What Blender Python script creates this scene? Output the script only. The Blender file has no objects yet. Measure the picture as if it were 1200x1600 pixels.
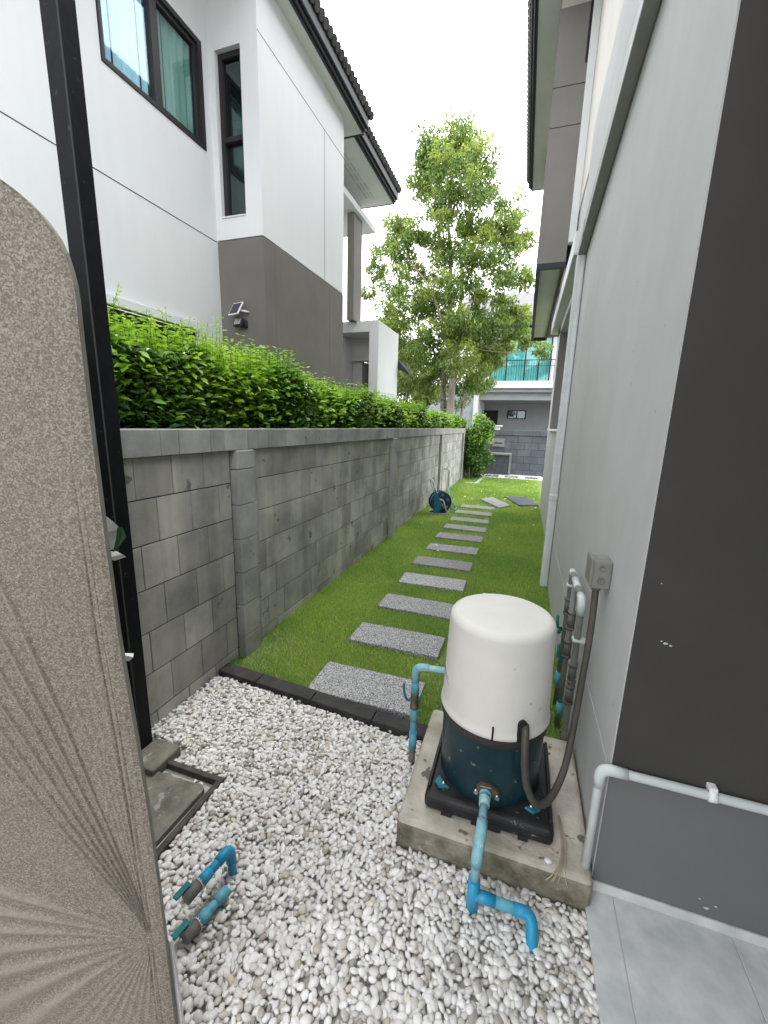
import bpy, bmesh, math, random
import numpy as np
from mathutils import Vector, Matrix
random.seed(7); RNG = np.random.default_rng(7)
R = math.radians
sc = bpy.context.scene
COL = sc.collection

# ------------------------------------------------------------------ camera
cam_d = bpy.data.cameras.new("camera"); cam = bpy.data.objects.new("camera", cam_d); COL.objects.link(cam)
f = 641.6
cam_d.sensor_fit = 'HORIZONTAL'; cam_d.sensor_width = 36.0; cam_d.lens = f / 1200 * 36.0
cam_d.clip_start = 0.02; cam_d.clip_end = 500
_Y = Vector((220, -131, f)).normalized(); _D = Vector((-85, 3000, f)).normalized()
_Z = -(_D - _Y * _D.dot(_Y)).normalized(); _X = _Y.cross(_Z)
# rows X, Y, Z of the world in camera (right, down, forward) coordinates
right = Vector((_X[0], _Y[0], _Z[0])); down = Vector((_X[1], _Y[1], _Z[1])); fwd = Vector((_X[2], _Y[2], _Z[2]))
m3 = Matrix((right, -down, -fwd)).transposed()
cam.matrix_world = Matrix.Translation((0, 0, 1.4)) @ m3.to_4x4()
sc.camera = cam

# ------------------------------------------------------------------ world, sun, exposure
SUN_EL, SUN_AZ = 66, 8      # degrees; azimuth of the direction the light comes from (0 = +y, clockwise)
w = bpy.data.worlds.new("World"); sc.world = w; w.use_nodes = True
nt = w.node_tree; nt.nodes.clear()
wo = nt.nodes.new('ShaderNodeOutputWorld'); bg = nt.nodes.new('ShaderNodeBackground')
sky = nt.nodes.new('ShaderNodeTexSky'); sky.sky_type = 'NISHITA'; sky.sun_disc = False
sky.sun_elevation = R(SUN_EL); sky.sun_rotation = R(SUN_AZ); sky.dust_density = 4; sky.ozone_density = 1
tc = nt.nodes.new('ShaderNodeTexCoord'); nz = nt.nodes.new('ShaderNodeTexNoise'); nz.inputs['Scale'].default_value = 1.6
nz.inputs['Detail'].default_value = 5
rp = nt.nodes.new('ShaderNodeValToRGB'); rp.color_ramp.elements[0].color = (11.5, 11.9, 12.4, 1); rp.color_ramp.elements[1].color = (14.5, 14.6, 14.8, 1)
rp.color_ramp.elements[0].position = .3; rp.color_ramp.elements[1].position = .7
mx = nt.nodes.new('ShaderNodeMixRGB'); mx.inputs[0].default_value = .93     # cloud cover
nt.links.new(tc.outputs['Generated'], nz.inputs['Vector']); nt.links.new(nz.outputs['Fac'], rp.inputs['Fac'])
nt.links.new(sky.outputs[0], mx.inputs[1]); nt.links.new(rp.outputs[0], mx.inputs[2])
sx_ = nt.nodes.new('ShaderNodeSeparateXYZ'); nt.links.new(tc.outputs['Generated'], sx_.inputs[0])
gr = nt.nodes.new('ShaderNodeMapRange'); gr.inputs['From Min'].default_value = 0; gr.inputs['From Max'].default_value = .9
gr.inputs['To Min'].default_value = 1.2; gr.inputs['To Max'].default_value = 1.1; nt.links.new(sx_.outputs['Z'], gr.inputs['Value'])   # thin overcast, brighter low in the sky
vm = nt.nodes.new('ShaderNodeVectorMath'); vm.operation = 'SCALE'; nt.links.new(mx.outputs[0], vm.inputs[0]); nt.links.new(gr.outputs[0], vm.inputs['Scale'])
dt = nt.nodes.new('ShaderNodeVectorMath'); dt.operation = 'DOT_PRODUCT'; dt.inputs[1].default_value = (math.sin(R(SUN_AZ)), math.cos(R(SUN_AZ)), 0)
nt.links.new(tc.outputs['Generated'], dt.inputs[0])
dr_ = nt.nodes.new('ShaderNodeMapRange'); dr_.inputs['From Min'].default_value = -1; dr_.inputs['From Max'].default_value = 1
dr_.inputs['To Min'].default_value = .80; dr_.inputs['To Max'].default_value = 1.2; nt.links.new(dt.outputs['Value'], dr_.inputs['Value'])   # cloud brighter on the sun's side
vm2 = nt.nodes.new('ShaderNodeVectorMath'); vm2.operation = 'SCALE'; nt.links.new(vm.outputs[0], vm2.inputs[0]); nt.links.new(dr_.outputs[0], vm2.inputs['Scale'])
nt.links.new(vm2.outputs[0], bg.inputs['Color']); bg.inputs['Strength'].default_value = 0.12
nt.links.new(bg.outputs[0], wo.inputs['Surface'])
sd = bpy.data.lights.new("sun", 'SUN'); sd.energy = 0.8; sd.angle = R(14); sd.color = (1, .97, .93)
so = bpy.data.objects.new("sun", sd); COL.objects.link(so)
_az, _el = R(SUN_AZ), R(SUN_EL)
sdir = Vector((math.sin(_az) * math.cos(_el), math.cos(_az) * math.cos(_el), math.sin(_el)))
so.rotation_euler = sdir.to_track_quat('Z', 'Y').to_euler(); so.location = (0, 0, 12)
sc.view_settings.view_transform = 'Standard'; sc.view_settings.look = 'None'
sc.view_settings.exposure = 1.24; sc.view_settings.gamma = 1

# ------------------------------------------------------------------ materials
def mat(name, col, col2=None, scale=6, rough=.8, bump=0, bscale=60, spec=.3, metal=0, island=0, speck=None, detail=6,
        stretch=None, translucent=0, dist=.01, streak=0, coat=0, ramp=(.35, .65), spots=None):
    m = bpy.data.materials.new(name); m.use_nodes = True; t = m.node_tree; N = t.nodes; L = t.links
    b = N['Principled BSDF']; b.inputs['Roughness'].default_value = rough; b.inputs['Metallic'].default_value = metal
    b.inputs['Specular IOR Level'].default_value = spec; b.inputs['Coat Weight'].default_value = coat
    tc = N.new('ShaderNodeTexCoord'); vec = tc.outputs['Object']
    def mp(v, s):
        q = N.new('ShaderNodeMapping'); q.inputs['Scale'].default_value = s; L.new(v, q.inputs['Vector']); return q.outputs[0]
    def noise(v, s, d=detail, r=.6):
        n = N.new('ShaderNodeTexNoise'); n.inputs['Scale'].default_value = s; n.inputs['Detail'].default_value = d
        n.inputs['Roughness'].default_value = r; L.new(v, n.inputs['Vector']); return n.outputs['Fac']
    def ramp_(fac, a, b_, pa, pb):
        r = N.new('ShaderNodeValToRGB'); r.color_ramp.elements[0].position = pa; r.color_ramp.elements[1].position = pb
        r.color_ramp.elements[0].color = a; r.color_ramp.elements[1].color = b_; L.new(fac, r.inputs['Fac']); return r.outputs['Color']
    def mix(fac, a, b_, mode='MIX'):
        x = N.new('ShaderNodeMixRGB'); x.blend_type = mode
        for k, v in ((0, fac), (1, a), (2, b_)):
            if hasattr(v, 'links') or isinstance(v, bpy.types.NodeSocket): L.new(v, x.inputs[k])
            else: x.inputs[k].default_value = v
        return x.outputs[0]
    c4 = (*col, 1); c = None
    v1 = mp(vec, stretch) if stretch else vec
    if col2:
        c = ramp_(noise(v1, scale), c4, (*col2, 1), *ramp)
    if streak:
        s = noise(mp(vec, (1, 1, .06)), 9, 4)
        fac = ramp_(s, (1 - streak,) * 3 + (1,), (1, 1, 1, 1), .35, .6)
        c = mix(1, c if c else c4, fac, 'MULTIPLY')
    if speck:                                  # (scale, colour list dark->light)
        vo = N.new('ShaderNodeTexVoronoi'); vo.inputs['Scale'].default_value = speck[0]; L.new(vec, vo.inputs['Vector'])
        sp = N.new('ShaderNodeSeparateColor'); L.new(vo.outputs['Color'], sp.inputs[0])
        r = N.new('ShaderNodeValToRGB'); r.color_ramp.interpolation = 'CONSTANT'
        cols = speck[1]
        while len(r.color_ramp.elements) < len(cols): r.color_ramp.elements.new(.5)
        for k, cc in enumerate(cols):
            r.color_ramp.elements[k].position = k / len(cols); r.color_ramp.elements[k].color = (*cc, 1)
        L.new(sp.outputs[0], r.inputs['Fac'])
        c = mix(speck[2] if len(speck) > 2 else 1, c if c else c4, r.outputs['Color'])
    if spots:                                  # (scale, threshold, colour)
        q = ramp_(noise(vec, spots[0], 3), (0, 0, 0, 1), (1, 1, 1, 1), spots[1], spots[1] + .03)
        c = mix(q, c if c else c4, (*spots[2], 1))
    if island:
        g = N.new('ShaderNodeNewGeometry'); mr = N.new('ShaderNodeMapRange')
        mr.inputs['To Min'].default_value = 1 - island; mr.inputs['To Max'].default_value = 1 + island
        L.new(g.outputs['Random Per Island'], mr.inputs['Value'])
        x = N.new('ShaderNodeMixRGB'); x.blend_type = 'MULTIPLY'; x.inputs[0].default_value = 1
        if c: L.new(c, x.inputs[1])
        else: x.inputs[1].default_value = c4
        cc = N.new('ShaderNodeCombineColor')
        for k in range(3): L.new(mr.outputs[0], cc.inputs[k])
        L.new(cc.outputs[0], x.inputs[2]); c = x.outputs[0]
    if c: L.new(c, b.inputs['Base Color'])
    else: b.inputs['Base Color'].default_value = c4
    if bump:
        bp = N.new('ShaderNodeBump'); bp.inputs['Strength'].default_value = bump; bp.inputs['Distance'].default_value = dist
        L.new(noise(vec, bscale, 5), bp.inputs['Height']); L.new(bp.outputs[0], b.inputs['Normal'])
    if translucent:
        tr = N.new('ShaderNodeBsdfTranslucent'); ms = N.new('ShaderNodeMixShader'); ms.inputs[0].default_value = translucent
        if c: L.new(c, tr.inputs['Color'])
        else: tr.inputs['Color'].default_value = c4
        L.new(b.outputs[0], ms.inputs[1]); L.new(tr.outputs[0], ms.inputs[2]); L.new(ms.outputs[0], N['Material Output'].inputs['Surface'])
    return m

def object_tone(m, lo, hi):
    """each separate object of this material gets its own tone"""
    t = m.node_tree; b = t.nodes['Principled BSDF']; src = b.inputs['Base Color'].links[0].from_socket
    oi = t.nodes.new('ShaderNodeObjectInfo'); mr = t.nodes.new('ShaderNodeMapRange'); mr.inputs['To Min'].default_value = lo; mr.inputs['To Max'].default_value = hi
    vm = t.nodes.new('ShaderNodeVectorMath'); vm.operation = 'SCALE'; t.links.new(oi.outputs['Random'], mr.inputs['Value'])
    t.links.new(src, vm.inputs[0]); t.links.new(mr.outputs[0], vm.inputs['Scale']); t.links.new(vm.outputs[0], b.inputs['Base Color'])

def leafmat(name, dark, lite, tr=.35, rough=.45):
    """leaf colour picked per leaf between two greens"""
    m = bpy.data.materials.new(name); m.use_nodes = True; t = m.node_tree; N = t.nodes; L = t.links
    b = N['Principled BSDF']; b.inputs['Roughness'].default_value = rough; b.inputs['Specular IOR Level'].default_value = .55
    g = N.new('ShaderNodeNewGeometry'); r = N.new('ShaderNodeValToRGB')
    r.color_ramp.elements[0].color = (*dark, 1); r.color_ramp.elements[1].color = (*lite, 1)
    L.new(g.outputs['Random Per Island'], r.inputs['Fac'])
    tc = N.new('ShaderNodeTexCoord'); n = N.new('ShaderNodeTexNoise'); n.inputs['Scale'].default_value = 1.3; L.new(tc.outputs['Object'], n.inputs['Vector'])
    x = N.new('ShaderNodeMixRGB'); x.blend_type = 'MULTIPLY'; x.inputs[0].default_value = .55; L.new(r.outputs[0], x.inputs[1])
    r2 = N.new('ShaderNodeValToRGB'); r2.color_ramp.elements[0].position = .38; r2.color_ramp.elements[1].position = .6
    r2.color_ramp.elements[0].color = (.55, .7, .5, 1); r2.color_ramp.elements[1].color = (1.25, 1.1, .9, 1)
    L.new(n.outputs['Fac'], r2.inputs['Fac']); L.new(r2.outputs[0], x.inputs[2])
    L.new(x.outputs[0], b.inputs['Base Color'])
    trn = N.new('ShaderNodeBsdfTranslucent'); L.new(x.outputs[0], trn.inputs['Color'])
    ms = N.new('ShaderNodeMixShader'); ms.inputs[0].default_value = tr
    L.new(b.outputs[0], ms.inputs[1]); L.new(trn.outputs[0], ms.inputs[2]); L.new(ms.outputs[0], N['Material Output'].inputs['Surface'])
    return m

def glassmat(name, tint, trans=.55, rough=.03):
    m = bpy.data.materials.new(name); m.use_nodes = True; t = m.node_tree; N = t.nodes; L = t.links
    N.remove(N['Principled BSDF'])
    tr = N.new('ShaderNodeBsdfTransparent'); tr.inputs['Color'].default_value = (*tint, 1)
    gl = N.new('ShaderNodeBsdfGlossy'); gl.inputs['Roughness'].default_value = rough; gl.inputs['Color'].default_value = (.8, .9, .92, 1)
    lw = N.new('ShaderNodeLayerWeight'); pw = N.new('ShaderNodeMath'); pw.operation = 'POWER'; pw.inputs[1].default_value = 3.5
    L.new(lw.outputs['Facing'], pw.inputs[0]); lw.inputs['Blend'].default_value = .5
    fr = N.new('ShaderNodeMapRange'); fr.inputs['To Min'].default_value = .07; fr.inputs['To Max'].default_value = .9; L.new(pw.outputs[0], fr.inputs['Value'])
    ms = N.new('ShaderNodeMixShader'); L.new(fr.outputs[0], ms.inputs[0])
    L.new(tr.outputs[0], ms.inputs[1]); L.new(gl.outputs[0], ms.inputs[2]); L.new(ms.outputs[0], N['Material Output'].inputs['Surface'])
    return m

M = {}
M['render_white'] = mat('white_render', (.74, .75, .765), (.69, .705, .72), 1.2, .75, .08, 180, streak=.02, ramp=(.3, .75))
M['render_brown'] = mat('taupe_render', (.15, .138, .126), (.175, .162, .15), 2, .8, .08, 180, streak=.03)
M['render_beige'] = mat('beige_render', (.62, .585, .55), (.55, .53, .50), 2, .8, .06, 150)
M['render_grey'] = mat('grey_render', (.50, .505, .505), (.42, .425, .42), 1.6, .8, .12, 160, streak=.03, ramp=(.3, .72), spots=(19, .715, (.30, .30, .29)))
M['render_taupe2'] = mat('taupe_wall', (.23, .218, .205), (.205, .195, .185), 2, .8, .06, 150, streak=.03)
M['render_dark'] = mat('dark_brown_paint', (.055, .0525, .048), (.046, .044, .041), 2, .75, .06, 150)
M['render_plinth'] = mat('slate_grey_paint', (.13, .134, .132), (.152, .156, .153), 1.4, .6, .06, 120)
M['soffit'] = mat('soffit_paint', (.55, .57, .54), (.50, .52, .50), 3, .8)
M['soffit_white'] = mat('soffit_white', (.72, .74, .74), (.66, .68, .68), 3, .8)
M['fascia'] = mat('fascia_charcoal', (.022, .026, .032), (.03, .035, .04), 8, .5)
M['tile_roof'] = mat('roof_tile', (.055, .052, .05), (.085, .08, .075), 12, .8, .3, 60, island=.25)
M['frame'] = mat('window_frame_dark', (.028, .024, .026), None, 5, .4)
M['line'] = mat('joint_shadow', (.05, .05, .05), None, 5, .9)
M['metal_black'] = mat('black_paint_steel', (.003, .0035, .004), (.006, .007, .009), 14, .5, .1, 40, spec=.15, spots=(45, .68, (.04, .042, .045)))
M['block'] = mat('concrete_block', (.265, .262, .248), (.50, .485, .43), 2.6, .92, .5, 130, island=.2, dist=.004, streak=.2, spots=(7, .66, (.17, .17, .16)))
M['blockcap'] = mat('concrete_cap', (.25, .25, .235), (.36, .36, .34), 6, .92, .5, 130, island=.14, dist=.004, spots=(9, .68, (.12, .12, .115)))
M['mortar'] = mat('mortar_joint', (.05, .05, .047), (.08, .08, .075), 20, .95)
M['farblock'] = mat('grey_painted_block', (.105, .115, .135), (.135, .147, .168), 4, .85, .2, 60, island=.14, dist=.004)
M['kerb'] = mat('kerb_block', (.03, .03, .03), (.052, .05, .048), 16, .85, .4, 160, dist=.003)
M['paver'] = mat('washed_stone_paver', (.2, .2, .2), None, 5, .85, .35, 260, dist=.003,
                 speck=(310, [(.04, .04, .045), (.14, .14, .145), (.26, .26, .26), (.36, .36, .36), (.5, .5, .49)]))
M['paver2'] = mat('grey_concrete_paver', (.20, .21, .20), (.28, .285, .27), 14, .88, .3, 120, dist=.003)
M['paver3'] = mat('slate_paver', (.06, .068, .085), (.085, .095, .11), 10, .8, .3, 120, dist=.003)
object_tone(M['paver'], .85, 1.2)
M['pebble'] = None
M['soil'] = mat('soil', (.09, .075, .055), (.13, .11, .08), 12, .95, .5, 60)
M['lawnbase'] = mat('lawn_soil', (.13, .20, .05), (.20, .22, .09), 9, .95, .6, 80)
M['concrete_slab'] = mat('old_concrete', (.32, .29, .235), (.54, .50, .43), 7, .92, .7, 60, dist=.008, spots=(11, .63, (.15, .13, .10)))
M['concrete_dirty'] = mat('mossy_concrete', (.11, .105, .085), (.22, .21, .175), 11, .92, .6, 60, dist=.006, spots=(16, .62, (.28, .27, .23)))
M['asphalt'] = mat('asphalt', (.05, .05, .052), (.07, .07, .07), 10, .9, .3, 100)
M['steel_frame'] = mat('weathered_steel', (.05, .045, .038), (.095, .088, .075), 20, .8, .3, 80)
M['tile'] = mat('glazed_tile', (.42, .445, .445), (.58, .59, .575), 13, .45, .15, 30, dist=.002, detail=10, spots=(8, .70, (.36, .30, .235)))
M['grout'] = mat('grout', (.42, .42, .40), None, 5, .9)
M['cover'] = mat('cream_plastic', (.70, .685, .64), (.64, .62, .57), 5, .38, .04, 60, spots=(38, .745, (.12, .12, .12)))
M['teal_body'] = mat('teal_plastic', (.004, .022, .031), (.010, .038, .046), 8, .35, .08, 50, spots=(34, .665, (.13, .14, .12)))
M['teal_clip'] = mat('teal_clip_plastic', (.02, .14, .19), (.03, .18, .23), 8, .4)
M['black_plastic'] = mat('black_plastic', (.012, .012, .014), (.03, .03, .033), 10, .5, .15, 60, spots=(40, .655, (.16, .15, .13)))
M['blue_pvc'] = mat('blue_pvc', (.02, .25, .45), (.035, .30, .50), 10, .38, .03, 40)
M['blue_pvc_pale'] = mat('faded_blue_pvc', (.15, .36, .44), (.32, .52, .56), 24, .5, .08, 60, spots=(45, .63, (.45, .55, .56)))
M['blue_pvc_mid'] = mat('dusty_blue_pvc', (.06, .30, .42), (.16, .40, .47), 16, .5, .05, 60)
M['teal_pvc'] = mat('teal_valve_plastic', (.015, .13, .14), (.02, .18, .18), 12, .4)
M['grey_pvc'] = mat('painted_grey_pipe', (.16, .16, .15), (.21, .21, .195), 14, .5, .1, 60)
M['grey_dark_pvc'] = mat('grey_fitting', (.11, .105, .10), (.17, .165, .155), 18, .55, .1, 60)
M['hose_grey'] = mat('grey_conduit', (.06, .052, .046), (.085, .076, .068), 14, .5)
M['white_pvc'] = mat('pale_painted_pipe', (.50, .54, .53), (.56, .60, .59), 10, .4)
M['white_dp'] = mat('white_downpipe', (.68, .71, .72), (.60, .63, .63), 14, .5, streak=.18)
M['tray'] = mat('grey_cable_tray', (.25, .26, .25), (.30, .31, .295), 10, .5)
M['brass'] = mat('old_brass', (.15, .11, .08), (.22, .18, .14), 30, .45, metal=.6)
M['chrome'] = mat('chrome', (.6, .6, .6), None, 5, .25, metal=1)
M['white'] = mat('white_paint', (.78, .78, .77), None, 5, .5)
M['curtain'] = mat('curtain', (.80, .86, .86), (.86, .90, .90), 3, .9)
M['curtain_teal'] = mat('curtain_teal', (.38, .58, .56), (.46, .66, .64), 3, .9)
M['glass_blue'] = glassmat('window_glass', (.84, .95, 1.0))
M['glass_dark'] = glassmat('window_glass_grey', (.68, .79, .77))
M['room'] = mat('room_dark', (.02, .02, .02), None, 5, .9)
M['bark'] = mat('bark_light', (.20, .175, .14), (.32, .29, .24), 8, .9, .6, 40, stretch=(1, 1, .3), spots=(10, .66, (.10, .085, .07)))
M['stem'] = mat('green_stem', (.10, .12, .05), None, 5, .8)
M['solar'] = mat('solar_cell', (.035, .035, .06), (.05, .05, .075), 30, .2)
M['packet_green'] = mat('green_film', (.02, .13, .05), None, 5, .4)
M['leaf_fallen'] = mat('fallen_leaf', (.58, .54, .22), (.74, .72, .50), 9, .8)
M['straw'] = mat('straw_string', (.33, .27, .19), (.42, .36, .27), 40, .9)
M['reel_dark'] = mat('reel_navy_plastic', (.014, .035, .07), (.022, .05, .09), 14, .4)
M['reel_teal'] = mat('reel_teal_plastic', (.012, .13, .20), (.02, .16, .24), 14, .4)
M['hose_teal'] = mat('garden_hose', (.10, .24, .25), (.14, .30, .30), 14, .5)
M['hedge_leaf'] = leafmat('hedge_leaf', (.045, .115, .035), (.17, .33, .07), .3, .25)
M['hedge_young'] = leafmat('young_hedge_leaf', (.20, .42, .03), (.42, .66, .08), .5)
M['tree_leaf'] = leafmat('tree_leaf', (.07, .14, .04), (.29, .40, .11), .42)
M['tree_leaf_young'] = leafmat('young_tree_leaf', (.26, .38, .07), (.44, .54, .13), .48)
M['grass'] = leafmat('grass_blade', (.20, .36, .06), (.45, .64, .15), .42, .6)
M['grass_dry'] = leafmat('dry_grass_blade', (.32, .30, .10), (.48, .42, .18), .3, .7)

# stone of the patterned slab: speckled brown and pale grains
M['slabstone'] = mat('sandwashed_stone', (.24, .21, .165), (.30, .28, .235), 2.2, .85, .5, 330, dist=.0015,
                     speck=(430, [(.10, .08, .06), (.165, .135, .105), (.21, .178, .143), (.26, .225, .185), (.37, .33, .275)], .65))
M['slabedge'] = mat('smooth_stone_rim', (.27, .255, .225), (.33, .315, .28), 14, .8, .2, 200, dist=.001)

def pebble_mat():
    m = bpy.data.materials.new('white_pebble'); m.use_nodes = True; t = m.node_tree; N = t.nodes; L = t.links
    b = N['Principled BSDF']; b.inputs['Roughness'].default_value = .55
    g = N.new('ShaderNodeNewGeometry'); r = N.new('ShaderNodeValToRGB')
    els = [(0, (.28, .265, .24)), (.07, (.48, .44, .375)), (.2, (.60, .58, .55)), (.6, (.69, .68, .66)), (.96, (.80, .79, .77)), (1, (.62, .54, .44))]
    while len(r.color_ramp.elements) < len(els): r.color_ramp.elements.new(.5)
    for e, (p, c) in zip(r.color_ramp.elements, els): e.position = p; e.color = (*c, 1)
    L.new(g.outputs['Random Per Island'], r.inputs['Fac'])
    tc = N.new('ShaderNodeTexCoord'); n = N.new('ShaderNodeTexNoise'); n.inputs['Scale'].default_value = 55; n.inputs['Detail'].default_value = 5
    L.new(tc.outputs['Object'], n.inputs['Vector'])
    x = N.new('ShaderNodeMixRGB'); x.blend_type = 'MULTIPLY'; x.inputs[0].default_value = .35
    r2 = N.new('ShaderNodeValToRGB'); r2.color_ramp.elements[0].position = .3; r2.color_ramp.elements[0].color = (.72, .70, .66, 1); r2.color_ramp.elements[1].position = .6
    L.new(n.outputs['Fac'], r2.inputs['Fac']); L.new(r.outputs[0], x.inputs[1]); L.new(r2.outputs[0], x.inputs[2]); L.new(x.outputs[0], b.inputs['Base Color'])
    return m
M['pebble'] = pebble_mat()

# ------------------------------------------------------------------ mesh helpers
def npmesh(name, verts, faces, m, parent=None, smooth=False):
    """faces: int array (n,3) or (n,4)"""
    me = bpy.data.meshes.new(name); V = np.asarray(verts, np.float32); F = np.asarray(faces, np.int32)
    me.vertices.add(len(V)); me.vertices.foreach_set('co', V.ravel())
    k = F.shape[1]; me.loops.add(F.size); me.loops.foreach_set('vertex_index', F.ravel())
    me.polygons.add(len(F)); me.polygons.foreach_set('loop_start', np.arange(0, F.size, k, dtype=np.int32))
    if smooth: me.polygons.foreach_set('use_smooth', np.ones(len(F), bool))
    me.update(calc_edges=True); me.validate()
    return link(name, me, m, parent)
def link(name, me, m, parent=None):
    if m: me.materials.append(m)
    o = bpy.data.objects.new(name, me); COL.objects.link(o)
    if parent:
        o.parent = parent
        if parent.type == 'EMPTY': o.matrix_parent_inverse = parent.matrix_basis.inverted()
    return o
def thing(name, label, cat, loc=(0, 0, 0), group=None):
    o = bpy.data.objects.new(name, None); COL.objects.link(o); o.location = loc
    o.empty_display_size = .1; o['label'] = label; o['category'] = cat
    if group: o['group'] = group
    return o
def tag(o, label, cat, group=None, kind=None):
    if label: o['label'] = label
    if cat: o['category'] = cat
    if group: o['group'] = group
    if kind: o['kind'] = kind
    return o
def struct(o, label=None):
    o['kind'] = 'structure'
    if label: o['label'] = label
    return o

class MB:
    def __init__(s): s.bm = bmesh.new()
    def box(s, x0, x1, y0, y1, z0, z1, bev=0, seg=1, rot=None):
        x0, x1 = min(x0, x1), max(x0, x1); y0, y1 = min(y0, y1), max(y0, y1); z0, z1 = min(z0, z1), max(z0, z1)
        vs = [s.bm.verts.new(p) for p in ((x0,y0,z0),(x1,y0,z0),(x1,y1,z0),(x0,y1,z0),(x0,y0,z1),(x1,y0,z1),(x1,y1,z1),(x0,y1,z1))]
        fs = [s.bm.faces.new([vs[i] for i in q]) for q in ((3,2,1,0),(4,5,6,7),(0,1,5,4),(1,2,6,5),(2,3,7,6),(3,0,4,7))]
        if rot:  # (matrix4)
            for v in vs: v.co = rot @ v.co
        if bev:
            es = set(e for f_ in fs for e in f_.edges)
            bmesh.ops.bevel(s.bm, geom=list(es), offset=bev, segments=seg, affect='EDGES', profile=.5)
        return s
    def prism(s, pts, axis, a0, a1, bev=0, seg=1):
        """pts 2D polygon extruded along axis ('x','y','z') from a0 to a1"""
        def P(p, a): return {'x': (a, p[0], p[1]), 'y': (p[0], a, p[1]), 'z': (p[0], p[1], a)}[axis]
        A = [s.bm.verts.new(P(p, a0)) for p in pts]; B = [s.bm.verts.new(P(p, a1)) for p in pts]; n = len(pts)
        fs = [s.bm.faces.new(A[::-1]), s.bm.faces.new(B)]
        for i in range(n): fs.append(s.bm.faces.new((A[i], A[(i+1) % n], B[(i+1) % n], B[i])))
        if bev:
            es = set(fs[0].edges) | set(fs[1].edges)
            bmesh.ops.bevel(s.bm, geom=list(es), offset=bev, segments=seg, affect='EDGES', profile=.5)
        return s
    def quad(s, *p): s.bm.faces.new([s.bm.verts.new(q) for q in p]); return s
    def tube(s, pts, r, n=14, cap=True):
        pts = [Vector(p) for p in pts]; rs = r if isinstance(r, (list, tuple)) else [r] * len(pts)
        t0 = (pts[1] - pts[0]).normalized(); u = t0.orthogonal().normalized(); rings = []
        for i, p in enumerate(pts):
            t = ((pts[min(i+1, len(pts)-1)] - pts[max(i-1, 0)])).normalized()
            u = (u - t * u.dot(t)).normalized(); v = t.cross(u)
            rings.append([s.bm.verts.new(p + (u * math.cos(2*math.pi*k/n) + v * math.sin(2*math.pi*k/n)) * rs[i]) for k in range(n)])
        for a, b in zip(rings, rings[1:]):
            for k in range(n):
                f_ = s.bm.faces.new((a[k], a[(k+1) % n], b[(k+1) % n], b[k])); f_.smooth = True
        if cap: s.bm.faces.new(rings[0][::-1]); s.bm.faces.new(rings[-1])
        return s
    def lathe(s, prof, c=(0, 0), n=64, smooth=True):
        """prof (r, z) bottom->top about vertical axis at c"""
        rings = []
        for r, z in prof:
            if r < 1e-6: rings.append([s.bm.verts.new((c[0], c[1], z))])
            else: rings.append([s.bm.verts.new((c[0] + r*math.cos(2*math.pi*k/n), c[1] + r*math.sin(2*math.pi*k/n), z)) for k in range(n)])
        for a, b in zip(rings, rings[1:]):
            for k in range(n):
                q = (a[k % len(a)], a[(k+1) % len(a)], b[(k+1) % len(b)], b[k % len(b)])
                q = list(dict.fromkeys(q))
                if len(q) > 2: f_ = s.bm.faces.new(q); f_.smooth = smooth
        return s
    def xf(s, mtx): bmesh.ops.transform(s.bm, matrix=mtx, verts=s.bm.verts); return s
    def build(s, name, m, parent=None, label=None):
        bmesh.ops.recalc_face_normals(s.bm, faces=s.bm.faces)
        me = bpy.data.meshes.new(name); s.bm.to_mesh(me); s.bm.free()
        o = link(name, me, m, parent)
        if label: o['label'] = label
        return o
def fillet(pts, r, n=6):
    P = [Vector(p) for p in pts]; out = [P[0]]
    for i in range(1, len(P) - 1):
        a = (P[i-1] - P[i]); b = (P[i+1] - P[i]); d = min(r, a.length * .49, b.length * .49)
        A = P[i] + a.normalized() * d; B = P[i] + b.normalized() * d
        for k in range(n + 1):
            t = k / n; out.append((1-t)**2 * A + 2*t*(1-t) * P[i] + t*t * B)
    out.append(P[-1]); return out
def spline(pts, n=8):
    P = [Vector(p) for p in pts]; P = [P[0]*2 - P[1]] + P + [P[-1]*2 - P[-2]]; out = []
    for i in range(1, len(P) - 2):
        for k in range(n):
            t = k / n; a, b, c, d = P[i-1], P[i], P[i+1], P[i+2]
            out.append(.5 * ((2*b) + (c-a)*t + (2*a-5*b+4*c-d)*t*t + (-a+3*b-3*c+d)*t**3))
    out.append(P[-2]); return out
def box(name, x0, x1, y0, y1, z0, z1, m, parent=None, bev=0, seg=1, label=None):
    return MB().box(x0, x1, y0, y1, z0, z1, bev, seg).build(name, M[m] if isinstance(m, str) else m, parent, label)

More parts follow.
